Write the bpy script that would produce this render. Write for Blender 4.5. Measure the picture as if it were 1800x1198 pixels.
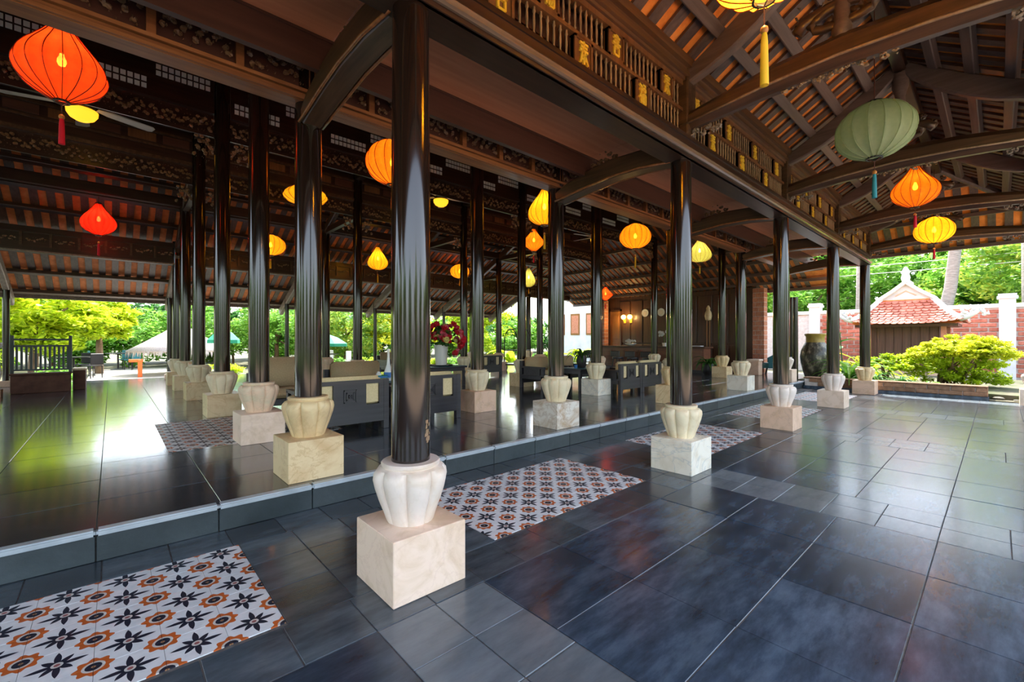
import bpy, bmesh, math, random
from mathutils import Vector, Matrix
R = math.radians
PI = math.pi
C = bpy.context.scene.collection
for o in list(bpy.data.objects): bpy.data.objects.remove(o)

# ------------------------------------------------------------------ camera, light
S = bpy.context.scene
cam = bpy.data.cameras.new('camera'); cam_o = bpy.data.objects.new('camera', cam); C.objects.link(cam_o)
cam.sensor_width = 36; cam.lens = 36 * 775.6 / 1800; cam.shift_y = -2 / 1800
cam.clip_start = 0.02; cam.clip_end = 400
VIEW = math.atan2(855, 775.6)                       # angle of the optical axis from world +X
cam_o.location = (0, 0, 1.25); cam_o.rotation_euler = (PI / 2, 0, VIEW - PI / 2)
S.camera = cam_o
w = bpy.data.worlds.new('sky'); S.world = w; w.use_nodes = True
nt = w.node_tree; bg = nt.nodes['Background']
sky = nt.nodes.new('ShaderNodeTexSky'); sky.sky_type = 'NISHITA'; sky.sun_disc = False
sky.sun_elevation = R(60); sky.sun_rotation = R(50); sky.air_density = 1.0; sky.dust_density = 2.5; sky.ozone_density = 1.0
hs = nt.nodes.new('ShaderNodeHueSaturation'); hs.inputs['Saturation'].default_value = 0.6
nt.links.new(sky.outputs[0], hs.inputs['Color']); nt.links.new(hs.outputs[0], bg.inputs[0]); bg.inputs[1].default_value = 0.66
sl = bpy.data.lights.new('sun', 'SUN'); sl.energy = 7.8; sl.angle = R(1.0); sl.color = (1, 0.95, 0.86)
sun = bpy.data.objects.new('sun', sl); C.objects.link(sun)
sdir = Vector((0.77 * math.cos(R(60)), 0.64 * math.cos(R(60)), math.sin(R(60))))
sun.rotation_euler = sdir.to_track_quat('Z', 'Y').to_euler()
S.view_settings.view_transform = 'Standard'; S.view_settings.look = 'None'
S.view_settings.exposure = 0.85; S.view_settings.gamma = 1.0; S.view_settings.use_curve_mapping = False
S.cycles.max_bounces = 8; S.cycles.diffuse_bounces = 4; S.cycles.glossy_bounces = 4
S.cycles.transmission_bounces = 6; S.cycles.transparent_max_bounces = 8
S.cycles.sample_clamp_indirect = 6.0

# ------------------------------------------------------------------ materials
MT = {}
def nodes(name):
    m = bpy.data.materials.new(name); m.use_nodes = True
    t = m.node_tree; b = t.nodes['Principled BSDF']; MT[name] = m
    return m, t, b
def N(t, kind, **kw):
    n = t.nodes.new(kind)
    for k, v in kw.items():
        if k in n.inputs: n.inputs[k].default_value = v
        else: setattr(n, k, v)
    return n
def L(t, a, b): t.links.new(a, b)
def pos(t, scale=(1, 1, 1), rot=(0, 0, 0), kind='pos'):
    mp = N(t, 'ShaderNodeMapping'); mp.inputs['Scale'].default_value = scale; mp.inputs['Rotation'].default_value = rot
    if kind == 'pos': g = N(t, 'ShaderNodeNewGeometry'); L(t, g.outputs['Position'], mp.inputs[0])
    else: g = N(t, 'ShaderNodeTexCoord'); L(t, g.outputs['Object'], mp.inputs[0])
    return mp.outputs[0]
def ramp(t, fac, stops):
    r = N(t, 'ShaderNodeValToRGB'); e = r.color_ramp.elements
    while len(e) < len(stops): e.new(0.5)
    for i, (p, c) in enumerate(stops): e[i].position = p; e[i].color = (*c, 1)
    L(t, fac, r.inputs[0]); return r.outputs[0]
def mixc(t, fac, a, b, mode='MIX'):
    m = N(t, 'ShaderNodeMix', data_type='RGBA', blend_type=mode)
    for s, v in ((0, fac), (6, a), (7, b)):
        if isinstance(v, (int, float)): m.inputs[s].default_value = v
        elif isinstance(v, tuple): m.inputs[s].default_value = (*v, 1)
        else: L(t, v, m.inputs[s])
    return m.outputs[2]
def math_(t, op, a, b=None, c=None):
    m = N(t, 'ShaderNodeMath', operation=op)
    for i, v in enumerate((a, b, c)):
        if v is None: continue
        if isinstance(v, (int, float)): m.inputs[i].default_value = v
        else: L(t, v, m.inputs[i])
    return m.outputs[0]
def bump(t, b, h, s=0.2, d=0.02):
    n = N(t, 'ShaderNodeBump'); n.inputs['Strength'].default_value = s; n.inputs['Distance'].default_value = d
    L(t, h, n.inputs['Height']); L(t, n.outputs[0], b.inputs['Normal'])
def rnd(t): return N(t, 'ShaderNodeObjectInfo').outputs['Random']

def noisy(name, stops, scale=(4, 4, 4), rough=0.5, spec=0.5, bs=0.15, bd=0.01, detail=6, coat=0.0, jitter=0.0, metal=0.0, kind='pos', rvar=0.0):
    m, t, b = nodes(name)
    n = N(t, 'ShaderNodeTexNoise', Scale=1.0, Detail=detail, Roughness=0.6); L(t, pos(t, scale, kind=kind), n.inputs[0])
    col = ramp(t, n.outputs[0], stops)
    if jitter:
        v = math_(t, 'MULTIPLY_ADD', rnd(t), 2 * jitter, 1 - jitter)
        h = N(t, 'ShaderNodeHueSaturation'); L(t, v, h.inputs['Value']); L(t, col, h.inputs['Color']); col = h.outputs[0]
    L(t, col, b.inputs['Base Color'])
    b.inputs['Roughness'].default_value = rough; b.inputs['Specular IOR Level'].default_value = spec
    b.inputs['Coat Weight'].default_value = coat; b.inputs['Coat Roughness'].default_value = 0.12
    b.inputs['Metallic'].default_value = metal
    if rvar: L(t, math_(t, 'MULTIPLY_ADD', n.outputs[0], rvar, rough - rvar * 0.5), b.inputs['Roughness'])
    if bs: bump(t, b, n.outputs[0], bs, bd)
    return m

def wood(name, dark, light, axis='x', rough=0.38, coat=0.2, spec=0.5, jitter=0.0):
    sc = {'x': (1.2, 22, 22), 'y': (22, 1.2, 22), 'z': (22, 22, 1.2)}[axis]
    return noisy(name, [(0.3, dark), (0.7, light)], sc, rough, spec, 0.12, 0.004, 5, coat, jitter)

# lacquered columns, beams
m = noisy('lacquer', [(0.3, (0.010, 0.0050, 0.0035)), (0.75, (0.020, 0.0095, 0.0065))], (12, 12, 0.6), 0.11, 0.5, 0.0, 0.003, 3, 0.25)
wood('beam_x', (0.018, 0.007, 0.004), (0.050, 0.021, 0.011), 'x', 0.34, 0.1)
wood('nosing_wood_glint', (0.14, 0.085, 0.055), (0.26, 0.17, 0.12), 'x', 0.22, 0.8)  # lighter than the beam: its highlight is painted into the wood colour
wood('beam_y', (0.034, 0.016, 0.008), (0.115, 0.058, 0.028), 'y', 0.40, 0.15)
wood('beam_warm', (0.17, 0.055, 0.017), (0.38, 0.145, 0.045), 'x', 0.4, 0.2)
wood('soffit_wood', (0.66, 0.23, 0.10), (0.78, 0.31, 0.15), 'x', 0.5, 0.0)
wood('fascia_wood', (0.060, 0.022, 0.014), (0.095, 0.036, 0.022), 'x', 0.42, 0.1)
wood('rafter_wood', (0.055, 0.030, 0.022), (0.13, 0.075, 0.055), 'y', 0.5, 0.0, jitter=0.25)
wood('rafter_wood_x', (0.055, 0.030, 0.022), (0.13, 0.075, 0.055), 'x', 0.5, 0.0, jitter=0.25)
wood('purlin_wood', (0.090, 0.055, 0.042), (0.16, 0.105, 0.085), 'x', 0.5, 0.0)
wood('purlin_dark', (0.028, 0.016, 0.010), (0.065, 0.038, 0.025), 'x', 0.45, 0.1)
wood('purlin_wood_y', (0.090, 0.055, 0.042), (0.16, 0.105, 0.085), 'y', 0.5, 0.0)
wood('cornice_wood', (0.070, 0.030, 0.013), (0.17, 0.080, 0.034), 'x', 0.4, 0.2)
wood('frieze_wood', (0.105, 0.040, 0.014), (0.21, 0.088, 0.032), 'z', 0.42, 0.15)
wood('carved_wood', (0.12, 0.060, 0.026), (0.32, 0.175, 0.078), 'x', 0.4, 0.15)
wood('bar_wood', (0.22, 0.135, 0.075), (0.40, 0.26, 0.15), 'z', 0.35, 0.3)
wood('bracket_wood', (0.16, 0.12, 0.095), (0.30, 0.24, 0.20), 'y', 0.55, 0.0)
wood('sofa_wood', (0.012, 0.011, 0.016), (0.030, 0.027, 0.036), 'x', 0.4, 0.2)
wood('panel_wood', (0.045, 0.018, 0.009), (0.10, 0.042, 0.020), 'z', 0.4, 0.2)
wood('counter_wood', (0.13, 0.045, 0.022), (0.22, 0.085, 0.042), 'y', 0.35, 0.3)
wood('door_wood', (0.20, 0.08, 0.02), (0.34, 0.15, 0.04), 'z', 0.4, 0.2)
wood('shrine_wood', (0.06, 0.026, 0.017), (0.13, 0.060, 0.040), 'z', 0.55, 0.0)
noisy('gold', [(0.3, (0.85, 0.46, 0.03)), (0.7, (1.0, 0.72, 0.08))], (30, 30, 30), 0.32, 0.5, 0.2, 0.004, 3, metal=0.15)
noisy('terracotta', [(0.25, (0.62, 0.16, 0.024)), (0.5, (0.82, 0.25, 0.040)), (0.8, (0.88, 0.34, 0.08))], (9, 9, 9), 0.75, 0.3, 0.1, 0.006)
noisy('terracotta_pale', [(0.25, (0.50, 0.135, 0.040)), (0.6, (0.74, 0.24, 0.08)), (0.85, (0.84, 0.40, 0.18))], (7, 7, 7), 0.75, 0.3, 0.1, 0.006, jitter=0.15)

def slate(name, c0, c1, c2, rough, jit, bs, coat=0.0):
    m, t, b = nodes(name)
    n = N(t, 'ShaderNodeTexNoise', Scale=1.0, Detail=8, Roughness=0.65); L(t, pos(t, (2.6, 8.5, 3), (0, 0, 0.12)), n.inputs[0])
    n2 = N(t, 'ShaderNodeTexNoise', Scale=1.0, Detail=6, Roughness=0.7); L(t, pos(t, (16, 70, 20), (0, 0, 0.1)), n2.inputs[0])
    col = ramp(t, n.outputs[0], [(0.28, c0), (0.5, c1), (0.78, c2)])
    v = math_(t, 'MULTIPLY_ADD', rnd(t), 2 * jit, 1 - jit)
    h = N(t, 'ShaderNodeHueSaturation'); L(t, v, h.inputs['Value']); L(t, col, h.inputs['Color'])
    L(t, h.outputs[0], b.inputs['Base Color'])
    L(t, math_(t, 'MULTIPLY_ADD', n.outputs[0], 0.06, rough - 0.03), b.inputs['Roughness'])
    hh = math_(t, 'MULTIPLY_ADD', n.outputs[0], 0.25, n2.outputs[0])
    bump(t, b, hh, bs, 0.012)
    b.inputs['Coat Weight'].default_value = coat; b.inputs['Coat Roughness'].default_value = 0.10
    return m
slate('slate_dark', (0.014, 0.021, 0.031), (0.036, 0.058, 0.090), (0.088, 0.132, 0.188), 0.24, 0.25, 0.07, 0.15)
slate('slate_light', (0.090, 0.110, 0.128), (0.130, 0.158, 0.182), (0.185, 0.215, 0.245), 0.26, 0.16, 0.05, 0.1)
slate('slate_mid', (0.026, 0.036, 0.045), (0.051, 0.070, 0.088), (0.102, 0.132, 0.158), 0.25, 0.35, 0.06, 0.15)
slate('slate_polished', (0.022, 0.026, 0.032), (0.040, 0.048, 0.060), (0.075, 0.090, 0.108), 0.15, 0.25, 0.03, 0.4)
slate('slate_step', (0.018, 0.026, 0.029), (0.032, 0.045, 0.050), (0.055, 0.072, 0.080), 0.33, 0.15, 0.2)
noisy('nosing_stone_glint', [(0.3, (0.34, 0.39, 0.43)), (0.7, (0.48, 0.54, 0.58))], (6, 6, 6), 0.3, 0.5, 0.05, 0.003)  # sky reflection along the step edge painted in as a pale colour
noisy('grout', [(0.3, (0.07, 0.07, 0.07)), (0.7, (0.16, 0.155, 0.15))], (30, 30, 30), 0.8, 0.3, 0.05, 0.002)

def marble(name, base, vein, warm, vs=0.5):
    m, t, b = nodes(name)
    p = pos(t, (1, 1, 1))
    n = N(t, 'ShaderNodeTexNoise', Scale=3.2, Detail=7, Roughness=0.62, Distortion=1.4); L(t, p, n.inputs[0])
    n2 = N(t, 'ShaderNodeTexNoise', Scale=2.0, Detail=5, Roughness=0.6, Distortion=2.2); L(t, p, n2.inputs[0])
    c = ramp(t, n.outputs[0], [(0.32, warm), (0.52, base), (0.75, base)])
    ve = ramp(t, n2.outputs[0], [(0.47, (0, 0, 0)), (0.5, (vs, vs, vs)), (0.53, (0, 0, 0))])
    L(t, mixc(t, ve, c, vein), b.inputs['Base Color'])
    b.inputs['Roughness'].default_value = 0.42; b.inputs['Specular IOR Level'].default_value = 0.4
    return m
marble('stone_pink', (0.86, 0.67, 0.53), (0.60, 0.42, 0.32), (0.70, 0.52, 0.36), 0.25)
marble('stone_yellow', (0.78, 0.61, 0.36), (0.52, 0.34, 0.15), (0.66, 0.46, 0.24), 0.5)
marble('stone_white', (0.84, 0.79, 0.67), (0.42, 0.46, 0.46), (0.70, 0.62, 0.48), 0.5)
marble('stone_blush', (0.78, 0.54, 0.39), (0.50, 0.34, 0.24), (0.66, 0.44, 0.28), 0.35)
marble('stone_brown', (0.74, 0.70, 0.62), (0.36, 0.24, 0.14), (0.50, 0.36, 0.22), 0.45)
marble('urn_white', (0.82, 0.72, 0.64), (0.62, 0.52, 0.45), (0.72, 0.60, 0.48), 0.15)
marble('urn_cream', (0.80, 0.70, 0.49), (0.56, 0.45, 0.28), (0.68, 0.56, 0.36), 0.2)
marble('urn_yellow', (0.78, 0.61, 0.34), (0.50, 0.34, 0.16), (0.66, 0.48, 0.26), 0.3)
marble('urn_rose', (0.80, 0.59, 0.42), (0.55, 0.38, 0.26), (0.68, 0.60, 0.42), 0.3)

def plain(name, col, rough=0.6, spec=0.4, metal=0.0, emit=None, es=0.0, coat=0.0):
    m, t, b = nodes(name); b.inputs['Base Color'].default_value = (*col, 1); b.inputs['Roughness'].default_value = rough
    b.inputs['Specular IOR Level'].default_value = spec; b.inputs['Metallic'].default_value = metal; b.inputs['Coat Weight'].default_value = coat
    if emit: b.inputs['Emission Color'].default_value = (*emit, 1); b.inputs['Emission Strength'].default_value = es
    return m
plain('black_metal', (0.012, 0.012, 0.013), 0.4); plain('fan_blade', (0.62, 0.60, 0.57), 0.4); plain('white_paint', (0.80, 0.80, 0.80), 0.5)
plain('pane_white', (0.85, 0.86, 0.84), 0.25); plain('porcelain', (0.80, 0.82, 0.78), 0.2, coat=0.3); plain('bulb', (1, 0.9, 0.6), emit=(1, 0.72, 0.32), es=55)
plain('fan_lamp', (1, 0.75, 0.1), emit=(1, 0.42, 0.015), es=1.0); plain('sconce_glow', (1, 0.8, 0.3), emit=(1, 0.55, 0.10), es=6)
plain('teal_plastic', (0.03, 0.16, 0.19), 0.4); plain('dark_pot', (0.02, 0.02, 0.022), 0.35); plain('blue_plastic', (0.05, 0.2, 0.55), 0.4)
plain('orange_paint', (0.85, 0.16, 0.03), 0.5); plain('green_canvas', (0.015, 0.25, 0.13), 0.7); plain('water_glass', (0.7, 0.85, 0.9), 0.05)
plain('red_tassel', (0.75, 0.01, 0.04), 0.6); plain('yellow_tassel', (0.85, 0.50, 0.02), 0.6); plain('teal_tassel', (0.02, 0.22, 0.28), 0.6)
plain('rail_paint', (0.010, 0.022, 0.018), 0.4); plain('cord', (0.10, 0.03, 0.02), 0.7); plain('bead', (0.55, 0.20, 0.04), 0.4); plain('wire', (0.20, 0.03, 0.01), 0.5); plain('steel_wire', (0.12, 0.12, 0.12), 0.4)
noisy('fabric_tan', [(0.3, (0.34, 0.25, 0.14)), (0.7, (0.46, 0.35, 0.20))], (60, 60, 60), 0.85, 0.2, 0.2, 0.003)
noisy('fabric_cream', [(0.3, (0.66, 0.54, 0.29)), (0.7, (0.80, 0.67, 0.40))], (60, 60, 60), 0.85, 0.2, 0.2, 0.003)
noisy('tile_red', [(0.25, (0.42, 0.10, 0.06)), (0.6, (0.62, 0.21, 0.14)), (0.85, (0.78, 0.46, 0.36))], (9, 9, 9), 0.6, 0.4, 0.1, 0.006, jitter=0.2)
noisy('court_bounce_stone', [(0.3, (0.36, 0.25, 0.17)), (0.7, (0.54, 0.39, 0.28))], (2, 2, 2), 0.8, 0.3, 0.2, 0.02)  # unseen court; warm colour chosen to bounce light into the porch
noisy('lawn', [(0.3, (0.03, 0.06, 0.012)), (0.7, (0.075, 0.13, 0.025))], (6, 6, 6), 0.9, 0.2, 0.4, 0.02)
noisy('plaster_white', [(0.3, (0.66, 0.66, 0.66)), (0.7, (0.84, 0.84, 0.84))], (2, 2, 2), 0.8, 0.2, 0.1, 0.01)
noisy('brick_red', [(0.25, (0.30, 0.085, 0.055)), (0.5, (0.46, 0.15, 0.10)), (0.8, (0.56, 0.24, 0.17))], (12, 12, 12), 0.85, 0.2, 0.3, 0.01, jitter=0.25)
noisy('brick_orange', [(0.25, (0.42, 0.15, 0.085)), (0.5, (0.56, 0.24, 0.15)), (0.8, (0.62, 0.30, 0.19))], (12, 12, 12), 0.85, 0.2, 0.3, 0.01, jitter=0.2)
noisy('brick_brown', [(0.25, (0.16, 0.085, 0.05)), (0.6, (0.30, 0.18, 0.11)), (0.8, (0.38, 0.24, 0.15))], (14, 14, 14), 0.85, 0.2, 0.3, 0.01, jitter=0.25)
noisy('parapet_paint', [(0.3, (0.075, 0.030, 0.020)), (0.7, (0.13, 0.058, 0.040))], (8, 8, 8), 0.7, 0.3, 0.2, 0.01)
noisy('mortar', [(0.3, (0.55, 0.48, 0.44)), (0.7, (0.74, 0.68, 0.64))], (10, 10, 10), 0.9, 0.2, 0.2, 0.01)
noisy('bark', [(0.3, (0.10, 0.065, 0.04)), (0.7, (0.26, 0.18, 0.11))], (14, 14, 3), 0.9, 0.2, 0.5, 0.03)
noisy('palm_bark', [(0.3, (0.20, 0.18, 0.155)), (0.7, (0.38, 0.35, 0.31))], (5, 5, 22), 0.9, 0.2, 0.5, 0.03)
noisy('thatch', [(0.3, (0.34, 0.29, 0.26)), (0.7, (0.66, 0.60, 0.56))], (40, 40, 6), 0.9, 0.2, 0.6, 0.03)
noisy('jar_glaze', [(0.36, (0.018, 0.016, 0.012)), (0.5, (0.065, 0.058, 0.040)), (0.64, (0.30, 0.27, 0.19))], (9, 9, 5), 0.4, 0.5, 0.3, 0.02, coat=0.2)
noisy('jar_rim', [(0.25, (0.22, 0.15, 0.03)), (0.75, (0.46, 0.33, 0.07))], (7, 7, 5), 0.5, 0.5, 0.3, 0.02)
noisy('garden_soil', [(0.3, (0.05, 0.07, 0.025)), (0.55, (0.13, 0.12, 0.085)), (0.8, (0.06, 0.12, 0.02))], (1.5, 1.5, 1.5), 0.95, 0.2, 0.5, 0.03, detail=10)
noisy('sand', [(0.3, (0.34, 0.31, 0.26)), (0.7, (0.50, 0.46, 0.40))], (3, 3, 3), 0.9, 0.2, 0.3, 0.02)
noisy('roof_shell', [(0.3, (0.20, 0.07, 0.03)), (0.7, (0.36, 0.14, 0.06))], (8, 8, 8), 0.8, 0.2, 0.3, 0.02)
noisy('pebble', [(0.3, (0.14, 0.13, 0.10)), (0.7, (0.36, 0.34, 0.28))], (10, 10, 10), 0.85, 0.2, 0.3, 0.01, jitter=0.3)

def leaf_mat(name, c0, c1, c2, trans=0.45):
    m, t, b = nodes(name)
    n = N(t, 'ShaderNodeTexNoise', Scale=1.0, Detail=4, Roughness=0.6); L(t, pos(t, (1.3, 1.3, 1.3)), n.inputs[0])
    n2 = N(t, 'ShaderNodeTexNoise', Scale=9.0, Detail=2); L(t, pos(t), n2.inputs[0])
    f = math_(t, 'MULTIPLY_ADD', n2.outputs[0], 0.55, math_(t, 'MULTIPLY', n.outputs[0], 0.55))
    col = ramp(t, f, [(0.38, c0), (0.54, c1), (0.70, c2)])
    L(t, col, b.inputs['Base Color']); b.inputs['Roughness'].default_value = 0.5; b.inputs['Specular IOR Level'].default_value = 0.3
    tr = N(t, 'ShaderNodeBsdfTranslucent'); L(t, col, tr.inputs[0])
    mx = N(t, 'ShaderNodeMixShader'); mx.inputs[0].default_value = trans
    L(t, b.outputs[0], mx.inputs[1]); L(t, tr.outputs[0], mx.inputs[2]); L(t, mx.outputs[0], t.nodes['Material Output'].inputs[0])
leaf_mat('leaf_lime', (0.16, 0.26, 0.01), (0.40, 0.56, 0.015), (0.70, 0.78, 0.04), 0.5)
leaf_mat('leaf_green', (0.05, 0.16, 0.02), (0.15, 0.36, 0.04), (0.34, 0.56, 0.09), 0.45)
leaf_mat('leaf_deep', (0.016, 0.07, 0.016), (0.05, 0.17, 0.032), (0.13, 0.30, 0.06), 0.35)
leaf_mat('leaf_yellow', (0.22, 0.27, 0.015), (0.50, 0.58, 0.02), (0.80, 0.78, 0.04), 0.45)
leaf_mat('leaf_mixed', (0.06, 0.18, 0.025), (0.22, 0.42, 0.05), (0.62, 0.62, 0.09), 0.45)
plain('petal_red', (0.62, 0.008, 0.03), 0.5); plain('petal_pink', (0.75, 0.14, 0.22), 0.5); plain('petal_yellow', (0.75, 0.70, 0.25), 0.5)

def silk(name, col, deep, glow=0.0):
    """lantern cloth: lets the lamp inside shine through, stronger colour towards the rings"""
    m, t, b = nodes(name)
    n = N(t, 'ShaderNodeTexNoise', Scale=25.0, Detail=3); L(t, pos(t), n.inputs[0])
    c = ramp(t, n.outputs[0], [(0.3, deep), (0.7, col)])
    L(t, c, b.inputs['Base Color']); b.inputs['Roughness'].default_value = 0.6; b.inputs['Specular IOR Level'].default_value = 0.25
    tr = N(t, 'ShaderNodeBsdfTranslucent'); L(t, c, tr.inputs[0])
    mx = N(t, 'ShaderNodeMixShader'); mx.inputs[0].default_value = 0.6
    L(t, b.outputs[0], mx.inputs[1]); L(t, tr.outputs[0], mx.inputs[2])
    tp = N(t, 'ShaderNodeBsdfTransparent'); L(t, c, tp.inputs[0]); m2 = N(t, 'ShaderNodeMixShader'); m2.inputs[0].default_value = 0.16
    L(t, mx.outputs[0], m2.inputs[1]); L(t, tp.outputs[0], m2.inputs[2]); L(t, m2.outputs[0], t.nodes['Material Output'].inputs[0])
silk('silk_red', (0.85, 0.035, 0.012), (0.78, 0.02, 0.012)); silk('silk_vermilion', (0.90, 0.085, 0.014), (0.86, 0.06, 0.012))
silk('silk_orange', (0.92, 0.28, 0.015), (0.88, 0.22, 0.012)); silk('silk_yellow', (0.92, 0.58, 0.03), (0.88, 0.50, 0.02))
silk('silk_amber', (0.92, 0.42, 0.02), (0.88, 0.36, 0.015)); silk('silk_green', (0.66, 0.74, 0.50), (0.58, 0.68, 0.45)); silk('silk_lime', (0.58, 0.66, 0.25), (0.52, 0.60, 0.2))

def pattern_tile():
    """encaustic tile: navy star in the middle, orange rosette quarters at the corners (object coords, tile 0.2 wide)"""
    m, t, b = nodes('encaustic')
    tc = N(t, 'ShaderNodeTexCoord'); sp = N(t, 'ShaderNodeSeparateXYZ'); L(t, tc.outputs['Object'], sp.inputs[0])
    s = 1 / 0.2083
    x = math_(t, 'MULTIPLY', sp.outputs[0], s); y = math_(t, 'MULTIPLY', sp.outputs[1], s)
    def polar(x, y):
        r = math_(t, 'SQRT', math_(t, 'ADD', math_(t, 'MULTIPLY', x, x), math_(t, 'MULTIPLY', y, y)))
        return r, math_(t, 'ARCTAN2', y, x)
    r, a = polar(x, y)
    # 8-pointed star: long points on the axes, short points on the diagonals
    p4 = math_(t, 'ABSOLUTE', math_(t, 'SUBTRACT', math_(t, 'FRACT', math_(t, 'MULTIPLY_ADD', a, 2 / PI, 0.5 + 8)), 0.5))     # 0 on axes .5 on diagonals
    long_ = math_(t, 'SUBTRACT', 0.43, math_(t, 'MULTIPLY', p4, 1.35))
    p4d = math_(t, 'SUBTRACT', 0.5, p4)
    short = math_(t, 'SUBTRACT', 0.31, math_(t, 'MULTIPLY', p4d, 0.66))
    star_r = math_(t, 'MAXIMUM', long_, short)
    star = math_(t, 'LESS_THAN', r, star_r)
    hole = math_(t, 'LESS_THAN', r, 0.085); dot = math_(t, 'LESS_THAN', r, 0.045)
    xc = math_(t, 'SUBTRACT', 0.5, math_(t, 'ABSOLUTE', x)); yc = math_(t, 'SUBTRACT', 0.5, math_(t, 'ABSOLUTE', y))
    rc, ac = polar(xc, yc)
    wav = math_(t, 'MULTIPLY_ADD', math_(t, 'COSINE', math_(t, 'MULTIPLY', ac, 8.0)), 0.032, 0.265)
    ros = math_(t, 'LESS_THAN', rc, wav)
    ring = math_(t, 'LESS_THAN', rc, 0.165); core = math_(t, 'LESS_THAN', rc, 0.12); seed = math_(t, 'LESS_THAN', rc, 0.035)
    n = N(t, 'ShaderNodeTexNoise', Scale=18.0, Detail=5); L(t, pos(t), n.inputs[0])
    base = ramp(t, n.outputs[0], [(0.3, (0.64, 0.68, 0.71)), (0.7, (0.78, 0.81, 0.83))])
    navy = (0.012, 0.017, 0.034); org = (0.52, 0.115, 0.022); wh = (0.60, 0.58, 0.55)
    c = mixc(t, star, base, navy); c = mixc(t, hole, c, wh); c = mixc(t, dot, c, (0.30, 0.10, 0.10))
    c = mixc(t, ros, c, org); c = mixc(t, ring, c, wh); c = mixc(t, core, c, navy); c = mixc(t, seed, c, (0.30, 0.16, 0.08))
    L(t, c, b.inputs['Base Color']); b.inputs['Roughness'].default_value = 0.45
    b.inputs['Specular IOR Level'].default_value = 0.35
pattern_tile()

# ------------------------------------------------------------------ mesh helpers
class MB:
    def __init__(self): self.v = []; self.f = []
    def add(self, vs, fs):
        o = len(self.v); self.v += [tuple(p) for p in vs]; self.f += [tuple(i + o for i in q) for q in fs]; return self
    def bx(self, x0, x1, y0, y1, z0, z1):
        return self.add([(x0, y0, z0), (x1, y0, z0), (x1, y1, z0), (x0, y1, z0), (x0, y0, z1), (x1, y0, z1), (x1, y1, z1), (x0, y1, z1)],
                        [(3, 2, 1, 0), (4, 5, 6, 7), (0, 1, 5, 4), (1, 2, 6, 5), (2, 3, 7, 6), (3, 0, 4, 7)])
    def lathe(self, prof, n=24, c=(0, 0, 0), lob=None, cap=True):
        vs = []; k = len(prof)
        for i in range(n):
            a = 2 * PI * i / n
            for (r, z) in prof:
                q = r * (lob(a, z) if lob else 1); vs.append((c[0] + q * math.cos(a), c[1] + q * math.sin(a), c[2] + z))
        fs = []
        for i in range(n):
            j = (i + 1) % n
            for q in range(k - 1): fs.append((i * k + q, j * k + q, j * k + q + 1, i * k + q + 1))
        if cap: fs.append(tuple(i * k for i in reversed(range(n)))); fs.append(tuple(i * k + k - 1 for i in range(n)))
        return self.add(vs, fs)
    def tube(self, pts, r, n=6, cap=True):
        pts = [Vector(p) for p in pts]; vs = []; k = len(pts)
        for i, p in enumerate(pts):
            d = (pts[min(i + 1, k - 1)] - pts[max(i - 1, 0)]); d = d.normalized() if d.length > 1e-9 else Vector((0, 0, 1))
            u = d.cross(Vector((0, 0, 1))) if abs(d.z) < 0.95 else d.cross(Vector((1, 0, 0)))
            u.normalize(); v = d.cross(u); q = r[i] if isinstance(r, (list, tuple)) else r
            for j in range(n):
                a = 2 * PI * j / n; vs.append(p + u * (q * math.cos(a)) + v * (q * math.sin(a)))
        fs = [(i * n + j, i * n + (j + 1) % n, (i + 1) * n + (j + 1) % n, (i + 1) * n + j) for i in range(k - 1) for j in range(n)]
        if cap: fs += [tuple(reversed(range(n))), tuple((k - 1) * n + j for j in range(n))]
        return self.add(vs, fs)
    def sweep(self, pts, prof, side):
        """sweep a closed 2D profile [(s,u)] along pts; s along 'side', u perpendicular in the path plane"""
        pts = [Vector(p) for p in pts]; side = Vector(side).normalized(); k = len(pts); n = len(prof); vs = []
        for i, p in enumerate(pts):
            d = (pts[min(i + 1, k - 1)] - pts[max(i - 1, 0)]).normalized(); up = side.cross(d).normalized()
            if up.z < 0: up = -up
            pr = prof[i] if isinstance(prof[0][0], (list, tuple)) else prof
            for (s, u) in pr: vs.append(p + side * s + up * u)
        n = len(vs) // k
        fs = [(i * n + j, i * n + (j + 1) % n, (i + 1) * n + (j + 1) % n, (i + 1) * n + j) for i in range(k - 1) for j in range(n)]
        fs += [tuple(reversed(range(n))), tuple((k - 1) * n + j for j in range(n))]
        return self.add(vs, fs)
    def slab(self, poly, off):
        """polygon extruded by vector off"""
        n = len(poly); off = Vector(off); a = [Vector(p) for p in poly]
        return self.add(a + [p + off for p in a], [tuple(reversed(range(n))), tuple(range(n, 2 * n))] + [(i, (i + 1) % n, n + (i + 1) % n, n + i) for i in range(n)])
    def mesh(self, name, fix=True, bevel=0, smooth=False, seg=1):
        me = bpy.data.meshes.new(name); me.from_pydata(self.v, [], self.f)
        if fix or bevel:
            bm = bmesh.new(); bm.from_mesh(me)
            if bevel:
                bmesh.ops.bevel(bm, geom=[e for e in bm.edges], offset=bevel, segments=seg, affect='EDGES', clamp_overlap=True)
            bmesh.ops.recalc_face_normals(bm, faces=bm.faces); bm.to_mesh(me); bm.free()
        if smooth:
            me.polygons.foreach_set('use_smooth', [True] * len(me.polygons))
            if smooth == 'auto' and hasattr(me, 'set_sharp_from_angle'): me.set_sharp_from_angle(angle=R(40))
        me.update(); return me
def box(x0, x1, y0, y1, z0, z1): return MB().bx(x0, x1, y0, y1, z0, z1)

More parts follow.
